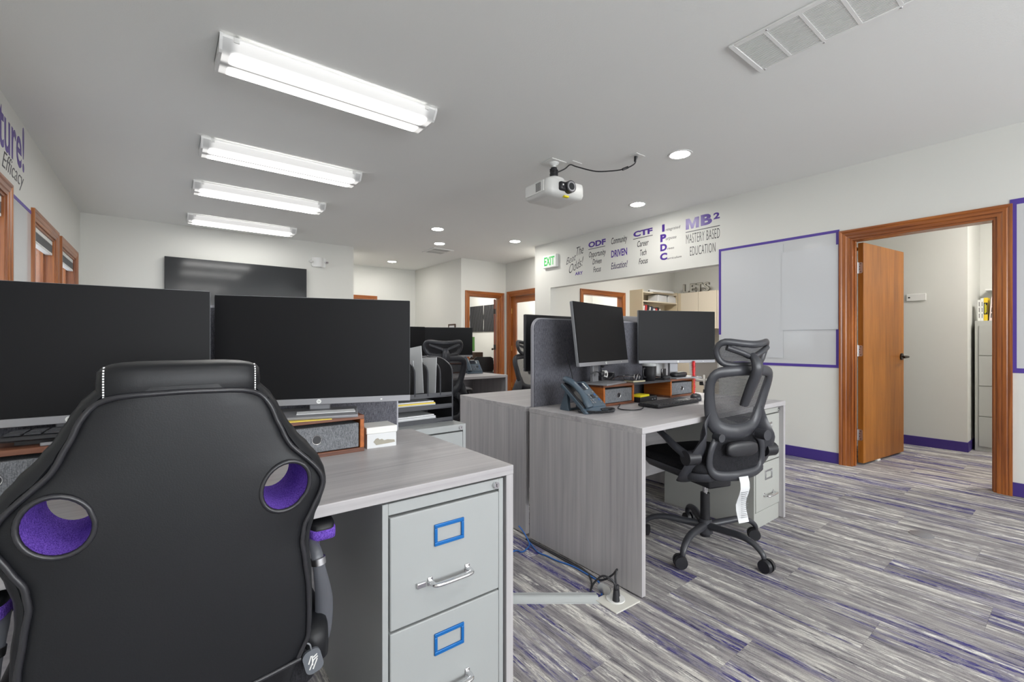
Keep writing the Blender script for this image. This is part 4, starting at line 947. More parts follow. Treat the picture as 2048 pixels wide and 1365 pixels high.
# ================================================================ MESH OFFICE CHAIR
def mesh_chair(label, x, y, rotz, tagged=False, a0=0.0, group='black mesh office chairs'):
    t = thing('office_chair', label, 'chair', (x, y, 0), rotz, group)
    # faces local +Y
    star_base(t, .325, a0)
    bm = bmesh.new(); loft(bm, [[(px * k, py * k + .03, z) for px, py in rrect(-.245, .245, -.235, .235, .09, 6)] for z, k in ((.405, .80), (.42, .93), (.445, 1.0), (.462, 1.0))]); obj('seat_pan', bm, BLKS, t, smooth=50)
    bm = bmesh.new(); cushion(bm, -.25, .25, -.215, .275, .452, .515, pw=5); obj('seat_cushion', bm, SEATF, t, smooth=80)
    obj('tilt_mechanism', B(-.075, .075, -.11, .09, .345, .41), BLK, t, bevel=.012); obj('tension_knob', cyl(bmesh.new(), (0, .12, .335), (0, .12, .40), .035, 18), BLK, t, smooth=40)
    # back frame loop
    def yb(z): return -.205 - .085 * ((z - .45) / .55) + .03 * math.sin((z - .45) / .55 * PI)
    def loop(pts): return [(px, yb(pz) + .055 * (abs(px) / .25) ** 2, pz) for px, pz in pts]
    outl = [(0, .660), (.07, .668), (.128, .70), (.160, .765), (.180, .85), (.188, .915), (.170, .957), (.11, .970), (0, .974), (-.11, .970), (-.170, .957), (-.188, .915), (-.180, .85), (-.160, .765), (-.128, .70), (-.07, .668)]
    obj('back_frame', tube(bmesh.new(), loop(outl), [.042, .040, .034, .029, .027, .026, .026, .026, .026, .026, .026, .027, .029, .034, .040, .042, .042], 12, 3, .50, up=(0, 1, 0), closed=True), BLKS, t, smooth=70)
    # net: grid clipped to the outline
    def halfw(z):
        T = [(.660, .04), (.668, .07), (.70, .128), (.765, .160), (.85, .180), (.915, .188), (.957, .170), (.972, .11)]
        for (a, b), (c, d_) in zip(T, T[1:]):
            if z <= c: return b + (d_ - b) * max(0, (z - a)) / (c - a)
        return .13
    bm = bmesh.new(); loft(bm, [[loop([(halfw(z) * u, z)])[0] for u in [-1 + i / 6 for i in range(13)]] for z in [.664 + .306 * k / 14 for k in range(15)]], cap=False, closed=False); obj('back_net', bm, NET, t, smooth=80)
    # lower yoke: sides, cross bar, dark net and lumbar pad
    for s in (-1, 1):
        obj('yoke_arm', tube(bmesh.new(), [(s * .150, yb(.78) + .02, .78), (s * .180, yb(.70) + .025, .70), (s * .205, -.195, .61), (s * .222, -.165, .53), (s * .226, -.13, .46), (s * .215, -.09, .41), (s * .17, -.05, .395)], [.022, .040, .054, .058, .056, .046, .025], 12, 4, .28, up=(0, .3, 1)), BLKS, t, smooth=70)
        obj('yoke_rail', tube(bmesh.new(), [(s * .11, yb(.66), .655), (s * .155, -.215, .61), (s * .172, -.21, .55), (s * .165, -.205, .49), (s * .12, -.21, .452), (0, -.215, .442)], [.018, .018, .018, .020, .026, .028], 10, 4, .6, up=(0, 1, 0)), BLKS, t, smooth=70)
        ar = obj('arm_support', tube(bmesh.new(), [(s * .262, -.17, .545), (s * .285, -.10, .585), (s * .292, -.03, .625), (s * .292, .04, .652), (s * .29, .12, .662)], [.030, .024, .020, .018, .016], 10, 4, .75), BLKS, t, smooth=70)
        obj('arm_pivot', cyl(bmesh.new(), (s * .222, -.175, .545), (s * .292, -.175, .545), .036, 22), BLK, t, smooth=40)
        bm = bmesh.new(); cushion(bm, s * .292 - .042, s * .292 + .042, -.06, .19, .658, .684, pw=4); obj('armrest', bm, BLK, t, smooth=80)
    bm = bmesh.new(); loft(bm, [[(w_ * u, -.205 - .012 * (1 - u * u), z) for u in [-1 + i / 5 for i in range(11)]] for z, w_ in ((.45, .12), (.49, .16), (.56, .17), (.64, .13))], cap=False, closed=False); obj('lower_net', bm, SEATF, t, smooth=80)
    bm = bmesh.new(); cushion(bm, -.10, .10, -.262, -.225, .545, .622, pw=3); obj('lumbar_pad', bm, BLK, t, smooth=80)
    obj('recline_knob', cyl(bmesh.new(), (.135, -.205, .645), (.135, -.275, .645), .026, 18), BLKS, t, smooth=40); obj('recline_knob', cyl(bmesh.new(), (-.135, -.205, .645), (-.135, -.25, .645), .02, 18), BLKS, t, smooth=40)
    # spine and headrest
    obj('spine', tube(bmesh.new(), [(0, yb(.80) - .022, .80), (0, yb(.90) - .040, .90), (0, yb(.97) - .050, .975), (0, -.325, 1.02), (0, -.30, 1.05)], [.026, .032, .032, .030, .022], 8, 4, .6, up=(0, 1, 0)), BLKS, t, smooth=70)
    def hl(pts): return [(px, -.290 + 2.4 * px * px - .35 * (pz - 1.05), pz) for px, pz in pts]
    ho = [(0, .995), (.07, .997), (.125, 1.012), (.152, 1.05), (.158, 1.088), (.135, 1.112), (.06, 1.104), (0, 1.10), (-.06, 1.104), (-.135, 1.112), (-.158, 1.088), (-.152, 1.05), (-.125, 1.012), (-.07, .997)]
    obj('headrest_frame', tube(bmesh.new(), hl(ho), .017, 10, 3, .7, up=(0, 1, 0), closed=True), BLKS, t, smooth=70)
    obj('headrest_bar', tube(bmesh.new(), [(p[0], p[1] - .012, p[2]) for p in hl([(-.13, 1.085), (-.06, 1.06), (0, 1.04), (.06, 1.06), (.13, 1.085)])], .014, 8, 4), BLKS, t, smooth=70)
    bm = bmesh.new(); loft(bm, [[hl([(w_ * u, z)])[0] for u in [-1 + i / 6 for i in range(13)]] for z, w_ in ((.997, .09), (1.012, .125), (1.05, .150), (1.088, .155), (1.102, .12))], cap=False, closed=False); obj('headrest_net', bm, NET, t, smooth=80)
    if tagged:
        bm = bmesh.new(); rg = []
        for k in range(9):
            z = .440 - .225 * k / 8; yy = -.232 - .012 * math.sin(k * .9) ; w_ = .030 + (.003 if k > 4 else 0); xo = .02 - .008 * k / 8
            rg.append([(xo - w_, yy, z), (xo + w_, yy, z), (xo + w_, yy - .0025, z), (xo - w_, yy - .0025, z)])
        loft(bm, rg); pt = obj('paper_tag', bm, PAPER, t, smooth=60)
        for k in range(14): obj('print_line', B(.014 - .024, .014 + .022 - .006 * (k % 3), -.2475, -.2465, .365 - k * .0095, .367 - k * .0095), SILVD, pt)
    return t
mesh_chair('black mesh office chair with headrest and paper tag at the phone desk', 2.335, 1.30, R(-17), True, R(-25 + 17 - 0))
mesh_chair('black mesh office chair partly hidden by the file organiser', 1.935, 3.62, R(-14), False, R(10))
mesh_chair('black mesh office chair mostly hidden behind the rounded divider', 2.775, 3.09, R(172), False, R(40))

# ================================================================ DESK PHONE and desk-top things
def phone(label, x, y, z, rotz):
    t = thing('desk_phone', label, 'phone', (x, y, z), rotz, 'desk phones')
    A_ = R(38); M = Matrix.Translation((0, -.075, .012)) @ Matrix.Rotation(A_, 4, 'X')
    def q(nm, a, mat, par, bv=.002):
        bm = bmesh.new(); box(bm, *a); bmesh.ops.transform(bm, matrix=M, verts=bm.verts); return obj(nm, bm, mat, par, bevel=bv)
    bd = q('body', (-.095, .095, 0, .195, 0, .024), PHONE, t, .006)
    q('front_lip', (-.094, .094, -.03, .012, -.004, .018), PHONE, t, .006)
    sb = q('screen_bezel', (-.025, .045, .125, .182, .022, .028), BLK, bd, .004); q('display', (-.018, .038, .132, .175, .0278, .029), plain('phone_display', srgb(28, 34, 48), .1) if 'phone_display' not in MATS else MATS['phone_display'], bd, 0)
    for i in range(3):
        for j in range(4): q('key', (-.020 + i * .019, -.008 + i * .019, .022 + j * .019, .033 + j * .019, .023, .0275), SILVD, bd, .0015)
    for j in range(4): q('line_key', (.054, .062, .132 + j * .012, .140 + j * .012, .023, .027), WHITP, bd, .001)
    for j in range(5): q('function_key', (.068, .078, .022 + j * .019, .031 + j * .019, .023, .027), CABLEB if j % 2 else SILVD, bd, .001)
    q('navigation_pad', (.037, .060, .06, .085, .023, .028), BLK, bd, .004)
    q('cradle', (-.092, -.040, .0, .19, .020, .030), BLK, bd, .004)
    hs = tube(bmesh.new(), [M @ Vector(p) for p in ((-.066, -.012, .036), (-.066, .015, .046), (-.066, .06, .058), (-.066, .13, .060), (-.066, .18, .050), (-.066, .207, .040))], [.024, .028, .021, .021, .028, .024], 12, 4, .62, up=M.to_3x3() @ Vector((0, 0, 1)))
    h_ = obj('handset', hs, PHONE, t, smooth=70)
    bm = bmesh.new()
    for sx in (-.075, .055): prism(bm, [(.03, 0), (.095, 0), (.095, .012), (.06, .10), (.045, .105), (.036, .012)], 'X', sx, sx + .022)
    box(bm, -.053, .055, .035, .045, .0, .012); obj('foot', bm, PHONE, t, bevel=.002)
    return t
t = phone('dark blue-grey desk phone with coiled cord on the right-hand desk', 1.795, 1.70, .74, R(3))
c_ = []
pts = smoothpath([(-.09, -.05, .012), (-.075, -.105, .011), (-.03, -.150, .011), (.05, -.160, .011), (.110, -.125, .011), (.09, -.10, .012), (.03, -.105, .012)], 12)
for i, p in enumerate(pts):
    d_ = (pts[min(i + 1, len(pts) - 1)] - pts[max(i - 1, 0)]).normalized(); a, b = frame(d_)
    nx = pts[min(i + 1, len(pts) - 1)]
    for k in range(8):
        q = p.lerp(nx, k / 8); an = (i * 8 + k) * 2 * PI / 6
        c_.append(q + (a * math.cos(an) + b * math.sin(an)) * .0062)
obj('coiled_cord', tube(bmesh.new(), c_, .0018, 5, 0), BLK, t, smooth=80)
obj('line_cord', tube(bmesh.new(), [(.03, .06, .10), (.045, .10, .13), (.06, .13, .19), (.075, .17, .26), (.10, .20, .30)], .0028, 6), BLK, t, smooth=70)
# keyboard and mouse
t = thing('keyboard', 'black keyboard on the right-hand desk in front of the riser', 'keyboard', (2.375, 1.545, .74), R(1))
obj('body', B(-.215, .215, -.068, .068, .003, .018), BLK, t, bevel=.004); obj('foot', B(-.19, .19, .035, .06, 0, .006), BLK, t)
km = None
for i in range(15):
    for j in range(5):
        if km is None: k_ = obj('key', B(-.0115, .0115, -.0105, .0105, 0, .006), BLKS, t, bevel=.002); km = k_
        else: k_ = km.copy(); COL.objects.link(k_)
        k_.parent = t; k_.location = (-.198 + i * .0283, -.052 + j * .0255, .017)
t2 = thing('mouse', 'black computer mouse at the right end of the keyboard', 'mouse', (2.700, 1.565, .74), R(-60))
bm = bmesh.new(); loft(bm, [[(px * k, py * k, z) for px, py in rrect(-.034, .034, -.06, .06, .03, 6)] for z, k in ((0, .96), (.012, 1), (.024, .93), (.033, .72), (.038, .40))]); obj('shell', bm, BLKS, t2, smooth=80)
obj('wheel', cyl(bmesh.new(), (-.004, .035, .031), (.004, .035, .031), .008, 12), BLK, t2, smooth=40)
tag(obj('cable', tube(bmesh.new(), [(0, 0, .004), (-.03, -.02, .004), (-.09, -.045, .004), (-.15, -.035, .004), (-.175, .01, .004), (-.15, .06, .004), (-.09, .10, .004), (-.02, .15, .004)], .003, 6), BLK, None, smooth=70, loc=(2.145, 1.56, .74)), 'thin black cable loop on the desk left of the keyboard', 'cable')
# things on and under the riser
t = thing('tumbler', 'black insulated mug with clear lid and handle on the riser', 'mug', (2.487, 1.765, .862))
obj('cup', lathe(bmesh.new(), [(.034, 0), (.038, .004), (.042, .05), (.044, .092), (.0445, .094), (.0415, .094), (.041, .088)], 28), BLK, t, smooth=40)
obj('lid', lathe(bmesh.new(), [(.0435, .092), (.046, .096), (.046, .108), (.040, .112), (.001, .112)], 28), plain('clear_lid', srgb(190, 194, 196), .15, spec=.7), t, smooth=40)
obj('handle', tube(bmesh.new(), [(-.040, 0, .078), (-.066, -.004, .076), (-.074, -.006, .052), (-.066, -.004, .026), (-.038, 0, .022)], .006, 8), BLK, t, smooth=70)
t = thing('tape_dispenser', 'black desk tape dispenser with white roll on the riser', 'tape dispenser', (2.205, 1.895, .862), R(10))
bm = bmesh.new(); prism(bm, [(-.075, 0), (.080, 0), (.082, .050), (.062, .052), (.050, .030), (.012, .020), (-.040, .034), (-.066, .040), (-.077, .030)], 'Y', -.026, .026); obj('body', bm, BLK, t, bevel=.004)
obj('tape_roll', cyl(bmesh.new(), (-.004, -.011, .044), (-.004, .011, .044), .026, 28), WHITP, t, smooth=40); obj('roll_core', cyl(bmesh.new(), (-.004, -.012, .044), (-.004, .012, .044), .010, 20), BLK, t, smooth=40); obj('cutter', B(.062, .083, -.018, .018, .050, .054), STEEL, t)
t = thing('notebook', 'small dark notebook with pale page edges on the riser', 'notebook', (2.335, 1.765, .862), R(-6)); obj('cover', B((-.055, .055, -.04, .04, 0, .0015), (-.055, .055, -.04, .04, .0095, .011)), BLK, t); obj('pages', B(-.052, .053, -.0385, .038, .0015, .0095), plain('cream_pages', srgb(220, 212, 180), .8), t)
def glasses(label, x, y, z, rz, mat):
    t = thing('eyeglasses', label, 'eyeglasses', (x, y, z), rz)
    for s in (-1, 1):
        obj('rim', tube(bmesh.new(), [(s * .034 + .026 * math.cos(a), 0, .020 + .019 * math.sin(a)) for a in [2 * PI * i / 14 for i in range(14)]], .0018, 6, 0, closed=True), mat, t)
        obj('temple', tube(bmesh.new(), [(s * .062, 0, .026), (s * .064, .05, .026), (s * .060, .11, .020), (s * .056, .135, .004)], .0018, 6, 3), mat, t)
    obj('bridge', tube(bmesh.new(), [(-.010, 0, .026), (0, 0, .030), (.010, 0, .026)], .0018, 6, 3), mat, t)
glasses('silver-rimmed eyeglasses lying on the notebook', 2.325, 1.74, .8725, R(20), CHROME)
glasses('dark eyeglasses lying beside the tumbler', 2.40, 1.83, .8615, R(-30), BLK)
t = thing('headset', 'black headset hooked on the tilted monitor stand', 'headset', (2.022, 1.805, .862), R(14))
obj('band', tube(bmesh.new(), [(-.065, .0, .062), (-.045, -.02, .075), (-.02, -.03, .072), (.0, -.03, .062), (.02, -.025, .075), (.035, -.015, .11), (.045, -.01, .135)], .0038, 6), BLK, t, smooth=70)
bm = bmesh.new(); cushion(bm, -.012, .028, -.05, -.022, .045, .078, pw=2.5); obj('ear_pad', bm, BLK, t, smooth=80); bm = bmesh.new(); cushion(bm, .028, .052, -.035, -.008, .095, .140, pw=2.5); obj('ear_pad', bm, BLK, t, smooth=80)
t = thing('mini_computer', 'flat black box computer under the riser bridge', 'computer', (2.372, 1.740, .74)); obj('case', B(-.085, .085, -.055, .10, 0, .034), BLK, t, bevel=.004); obj('power_button', cyl(bmesh.new(), (.06, -.054, .017), (.06, -.057, .017), .005, 12), SILV, t); obj('port', B(.03, .042, -.0565, -.054, .012, .018), SILV, t)
tag(obj('sticky_note_pad', B(-.055, .055, -.035, .035, 0, .012), YNOTE, None, loc=(2.335, 1.725, .774), rot=(0, 0, R(8)), bevel=.0008), 'bright yellow note pad on the black box computer', 'paper')
bm = bmesh.new(); cushion(bm, -.085, .085, -.032, .032, 0, .036, pw=3.2); tag(obj('pouch', bm, BLK, None, smooth=80, loc=(2.80, 1.750, .870), rot=(0, 0, R(4))), 'black soft zip pouch on the right end of the riser', 'pouch')
tag(obj('notebook', B(-.105, .105, -.045, .06, 0, .008), SILV, None, loc=(2.80, 1.752, .862), rot=(0, 0, R(3)), bevel=.001), 'thin pale notebook under the black pouch', 'notebook')
tag(obj('binder', B(-.07, .07, -.012, .012, 0, .115), PAPER, None, loc=(2.86, 1.930, .862), bevel=.002), 'white binder standing behind the black pouch', 'binder')
t = thing('phone_stand', 'small black phone stand between tumbler and pouch', 'stand', (2.640, 1.765, .862), R(10)); obj('base', B(-.045, .045, -.03, .04, 0, .008), BLK, t, bevel=.002); obj('post', B(-.008, .008, 0, .012, .008, .06), BLK, t); obj('cradle', B((-.035, .035, -.006, 0, .02, .07), (-.035, .035, -.022, 0, .018, .024)), BLK, t, bevel=.002); obj('clip', tube(bmesh.new(), [(-.03, -.01, .03), (-.055, -.016, .05), (-.05, -.016, .07)], .003, 6), CHROME, t)
# red tinsel strip
random.seed(11)
bm = bmesh.new(); cyl(bm, (0, 0, 0), (0, 0, .235), .008, 8)
for k in range(420):
    z = random.uniform(.0, .235); a = random.uniform(0, 2 * PI); L_ = random.uniform(.014, .022)
    p = Vector((0, 0, z)); q = Vector((math.cos(a) * L_, math.sin(a) * L_, z + random.uniform(-.006, .006))); s_ = Vector((-math.sin(a), math.cos(a), 0)) * .0035
    v = [bm.verts.new(c) for c in (p + s_, p - s_, q, p + Vector((0, 0, .003)))]; bm.faces.new((v[0], v[1], v[2])); bm.faces.new((v[1], v[3], v[2])); bm.faces.new((v[3], v[0], v[2]))
tag(obj('tinsel_garland', bm, RED, None, loc=(2.952, 1.728, .74)), 'red tinsel strip hanging at the right end of the riser', 'garland')

# ================================================================ FLOOR DETAILS
t = thing('floor_outlet', 'pale floor outlet plate with two black plugs at the desk corner', 'outlet', (1.535, 1.250, 0), R(-2))
obj('plate', B(-.075, .075, -.062, .062, 0, .006), plain('outlet_plate', srgb(206, 204, 196), .45), t, bevel=.002)
obj('receptacle', cyl(bmesh.new(), (0, .01, .006), (0, .01, .010), .040, 26), WHITP, t, smooth=40)
obj('flip_cover', cyl(bmesh.new(), (-.022, .055, .034), (-.016, .058, .036), .030, 22), STEEL, t, smooth=40)
for sx, yy in ((-.012, -.004), (.020, .022)):
    pg = obj('plug', cyl(bmesh.new(), (sx, yy, .008), (sx + .004, yy + .004, .052), .016, 12, .011), BLK, t, smooth=40)
def floorpath(px, z=.006): return [tuple(onZ(x, y, z)) for x, y in px]
def world_tube(name, label, cat, pts, r, mat):
    o = Vector(pts[0]); o.z = 0
    return tag(obj(name, tube(bmesh.new(), [Vector(p) - o for p in pts], r, 8), mat, None, smooth=70, loc=o), label, cat)
pts = floorpath([(1025, 1104), (1043.5, 1104.7), (1054, 1098), (1059, 1090)], .005)
e = Vector(pts[-1]); pts = [(1.20, 1.80, .005)] + pts + [(e.x + .012, e.y + .03, .02), (e.x + .005, e.y + .06, .055), (e.x - .012, e.y + .08, .085)]
world_tube('network_cable', 'blue network cable curling up at the gap between the two desks', 'cable', pts, .0042, CABLEB)
pts = floorpath([(1060, 1086), (1065, 1093), (1077, 1105.5), (1095, 1113), (1113, 1121.6), (1145, 1133), (1174, 1149), (1193.5, 1161), (1203, 1174), (1203, 1190)], .005)
world_tube('network_cable', 'blue network cable running along the desk end panel to the floor outlet', 'cable', pts, .0042, CABLEB)
pl = Vector((1.527, 1.247, .05))
world_tube('power_cable', 'black power cable looping from a floor outlet plug under the desk panel', 'cable', [(1.527, 1.251, .050), (1.522, 1.262, .085), (1.50, 1.30, .10), (1.49, 1.345, .05), (1.50, 1.37, .006), (1.56, 1.42, .005), (1.612, 1.52, .005), (1.617, 1.75, .005), (1.615, 1.95, .005)], .0045, BLK)
world_tube('power_cable', 'black power cable rising from the floor outlet along the desk panel', 'cable', [(1.559, 1.276, .05), (1.566, 1.285, .085), (1.585, 1.292, .105), (1.598, 1.33, .06), (1.600, 1.40, .008), (1.604, 1.50, .005), (1.606, 1.75, .005), (1.606, 1.95, .005)], .0045, BLK)
bm = bmesh.new(); A1, A2 = Vector((1.505, 1.348, 0)), Vector((1.470, 1.285, 0)); D_ = Vector((-.79, .605, 0)).normalized(); rg = []
for k in range(15):
    s_ = .75 * k / 14; c0 = A1.lerp(A2, .5) + D_ * s_; n_ = Vector((D_.y, -D_.x, 0)) * -1; hw = .042
    rg.append([c0 + n_ * (hw * u) + Vector((0, 0, .0025 + .010 * max(0, 1 - (u * 1.6) ** 2) + .0012 * math.sin(k * 2.1 + u * 3))) for u in (-1, -.6, -.3, 0, .3, .6, 1)] + [c0 + n_ * hw, c0 - n_ * hw])
loft(bm, rg); o = obj('floor_tape', bm, TAPE, None, smooth=50); tag(o, 'silver-grey tape strip covering cables across the carpet', 'tape')
P = onZ(1843, 1070, 0)
bm = bmesh.new(); lathe(bm, [(.055, 0), (.055, .003), (.05, .005), (.001, .005)], 24); t = tag(obj('floor_outlet', bm, SILV, None, smooth=40, loc=P), 'small shiny round floor outlet cover in the open carpet', 'outlet')

# ================================================================ FAR SIDE OF THE MAIN ROOM
desk('desk', 'far grey laminate desk in front of the office doorway', 1.55, 3.05, 4.03, 4.86)
divider('desk_divider', 'grey fabric divider behind the far monitors', 1.57, 3.04, 4.882, .62, 1.235, rl=.03)
monitor('monitor', 'far black monitor above the far desk phone', 2.665, 4.700, 1.106, -.363, 0, .864, w=.60, h=.352)
monitor('monitor', 'far black monitor half hidden behind the near monitor edge', 2.06, 4.66, 1.106, .08, 0, .864, w=.60, h=.352)
riser('monitor_riser', 'wooden monitor riser on the far desk', 1.75, 2.80, 4.58, 4.78, .74, .124)
phone('dark blue-grey desk phone on the far desk', 2.885, 4.50, .74, R(-14))

# far office
t = thing('wall_panel', 'black ribbed art panel, left of two in the far office', 'wall art', (6.35, 9.70, 1.36), 0, 'black relief panels')
def art(t):
    obj('board', B(-.02, 0, -.30, .30, 0, .66), PANEL, t)
    for k in range(17):
        yy = -.285 + .57 * k / 16
        obj('wavy_rib', tube(bmesh.new(), [(-.022, yy + .018 * math.sin(q * 1.3 + k * 1.7), .01 + .64 * q / 8) for q in range(9)], .0075, 5, 2), PANEL, t, smooth=60)
art(t)
t = thing('wall_panel', 'black ribbed art panel, right of two in the far office', 'wall art', (6.35, 9.055, 1.36), 0, 'black relief panels'); art(t)
t = thing('side_table', 'dark wooden side table in the far office', 'table', (5.86, 9.02, 0)); obj('top', B(-.35, .35, -.25, .25, .69, .72), DKBOX, t, bevel=.004)
for sx in (-1, 1):
    for sy in (-1, 1): obj('leg', B(sx * .31 - .02, sx * .31 + .02, sy * .21 - .02, sy * .21 + .02, 0, .69), DKBOX, t)
t = thing('table_lamp', 'table lamp with green drum shade in the far office', 'lamp', (5.64, 8.86, .72)); obj('base', lathe(bmesh.new(), [(.06, 0), (.06, .012), (.014, .02), (.012, .19)], 20), BLK, t, smooth=40)
obj('shade', lathe(bmesh.new(), [(.085, .17), (.085, .50)], 24), GREENS, t, smooth=40)
tag(obj('storage_box', B(-.10, .10, -.09, .09, 0, .14), DKBOX, None, loc=(5.86, 8.93, .72), bevel=.003), 'dark brown box beside the green lamp', 'box')
t = thing('guest_chair', 'black guest chair with loop arms in the far office', 'chair', (5.42, 7.98, 0), R(150))
bm = bmesh.new(); cushion(bm, -.23, .23, -.22, .24, .40, .46, pw=5); obj('seat', bm, LEATH, t, smooth=80)
bm = bmesh.new(); loft(bm, [[(x * k, y - .24 - (z - .45) * .18, z) for x, y in rrect(-.22, .22, -.025, .025, .02, 4)] for z, k in ((.45, .9), (.52, 1), (.68, 1), (.75, .92), (.775, .75))]); obj('backrest', bm, LEATH, t, smooth=60)
for s in (-1, 1):
    obj('arm', tube(bmesh.new(), [(s * .25, -.26, .62), (s * .27, -.10, .65), (s * .27, .15, .64), (s * .27, .22, .60), (s * .26, .22, .02)], .014, 8), BLK, t, smooth=70); obj('leg', tube(bmesh.new(), [(s * .22, -.25, .62), (s * .23, -.26, .42), (s * .25, -.32, .015)], .013, 8), BLK, t, smooth=70)
tag(obj('light_switch', B(-.007, 0, -.036, .036, -.058, .058), WHITP, None, bevel=.002, loc=(6.35, 8.55, 1.12)), 'white light switch on the far office wall', 'switch')

# glazed room: small wall sign
tag(obj('wall_sign', B(0, .06, -.012, 0, 0, .05), DKBOX, None, loc=(6.32, 7.245, 1.72)), 'small brown sign seen through the glass door', 'sign')

# ================================================================ ROOM THROUGH THE OPENING
t = thing('bookcase', 'tall beige open bookcase in the room behind the opening', 'bookcase', (7.76, 5.24, 0)); w = .585; dd = .30
obj('side_panel', B(-w, -w + .02, 0, dd, 0, 2.11), BEIGE, t); obj('side_panel', B(w - .02, w, 0, dd, 0, 2.11), BEIGE, t); obj('back_panel', B(-w + .02, w - .02, dd - .008, dd, 0, 2.06), BEIGEL, t)
for z in (.05, .45, .85, 1.25, 1.55, 1.90): obj('shelf', B(-w + .02, w - .02, 0, dd - .008, z - .022, z), BEIGEL, t)
obj('top_shelf', B(-w + .02, w - .02, .0, dd - .008, 2.05, 2.07), BEIGEL, t)
random.seed(5); xx = 7.22
for k in range(9):
    bw = random.uniform(.022, .05); bh = random.uniform(.20, .27); c = ((215, 215, 218), (190, 60, 60), (40, 40, 44), (230, 226, 220), (60, 64, 80))[k % 5]
    nm = ('white', 'red', 'black', 'cream', 'slate')[k % 5]; nm2 = ('', 'second ')[k // 5]
    m_ = MATS.get('book_' + nm) or plain('book_' + nm, srgb(*c), .6)
    t = thing('book', '%s%s-spined book leaning on the beige bookcase shelf' % (nm2, nm), 'book', (xx, 5.27, 1.55), 0, 'books on the beige bookcase'); t.rotation_euler = (0, R(7 + k * 1.5), 0)
    obj('cover', B((0, .003, 0, .16, .0, bh), (bw - .003, bw, 0, .16, 0, bh), (.003, bw - .003, 0, .003, 0, bh)), m_, t); obj('pages', B(.003, bw - .003, .003, .155, .004, bh - .004), PAPER, t)
    t.location.z = 1.55 + math.sin(R(7 + k * 1.5)) * bw; xx += bw + .022
tag(obj('storage_box', B(-.17, .17, -.11, .11, 0, .13), PAPER, None, loc=(7.82, 5.36, 1.90), rot=(0, 0, R(6)), bevel=.002), 'white carton on the upper bookcase shelf', 'box')
bm = bmesh.new(); prism(bm, [(-.13, 0), (.16, 0), (.15, .10), (.05, .16), (-.10, .15)], 'Y', -.1, .1); tag(obj('paper_bag', bm, PAPER, None, loc=(8.16, 5.36, 1.90), bevel=.004), 'crumpled white bag at the right end of the upper shelf', 'bag')
t = thing('paper_roll', 'long white paper roll lying on the bookcase top', 'paper', (7.85, 5.30, 2.105), R(-4)); obj('roll', cyl(bmesh.new(), (-.36, 0, .0), (.36, 0, .0), .032, 18), PAPER, t, smooth=40); obj('core', cyl(bmesh.new(), (-.361, 0, 0), (.361, 0, 0), .014, 12), BLK, t)
tag(obj('paper_sheet', B(-.30, .36, -.12, .12, 0, .004), BEIGEL, None, loc=(7.80, 5.30, 2.0705), rot=(0, 0, R(-5))), 'flat sheets lying on the bookcase top under the roll', 'paper')
for k, y0 in enumerate((4.79, 4.41, 4.03, 3.65)):
    t = thing('wall_cabinet', ('beige wall cabinet under the letters L and E', 'beige wall cabinet under the letters T and S', 'beige wall cabinet third from the bookcase', 'beige wall cabinet farthest from the bookcase')[k], 'cabinet', (8.70, y0 + .19, 1.36), 0, 'beige wall cabinets')
    obj('body', B(-.33, 0, -.188, .188, 0, .74), BEIGEL, t); obj('door', B(-.352, -.332, -.187, .187, .002, .738), BEIGEL, t, bevel=.0015)
struct('trim_6', B(8.355, 8.70, 5.17, 5.24, 1.36, 2.10), BEIGE, 'beige filler strip beside the wall cabinets')
t = thing('base_cabinet', 'beige base cabinets with counter in the room behind the opening', 'cabinet', (8.70, 4.4, 0)); obj('body', B(-.60, 0, -1.0, .84, .08, .87), BEIGE, t); obj('counter', B(-.63, 0, -1.02, .84, .87, .91), plain('brown_counter', srgb(122, 104, 84), .4), t, bevel=.003)
for k in range(4): obj('door', B(-.62, -.60, -.99 + k * .458, -.54 + k * .458, .10, .86), BEIGEL, t)
zt = 2.10
for k, (s, y0) in enumerate(zip('LETS', (5.14, 4.985, 4.845, 4.70))):
    t = thing('decor_letter', 'grey standing letter %s on the wall cabinets' % s, 'letter', (8.42, y0, zt), 0, 'standing letters on the cabinets')
    fit_text('letter_body', s, plain('zinc_letter_' + s.lower(), srgb(128, 126, 118), .5, .3), MAT((0, -1, 0), (0, 0, 1), (-1, 0, 0), (0, 0, 0)), .125, .18, t, bold=.03, depth=.04)
    fit_text('letter_face', s, plain('pale_letter_' + s.lower(), srgb(186, 184, 174), .5), MAT((0, -1, 0), (0, 0, 1), (-1, 0, 0), (-.04, -.012, .014)), .101, .152, t, bold=-.01, depth=.003)
tag(obj('wall_poster', B(-.012, 0, -.16, .16, 0, .42), PAPB, None, loc=(8.70, 4.30, 2.12)), 'narrow framed print on the wall above the cabinets', 'poster')
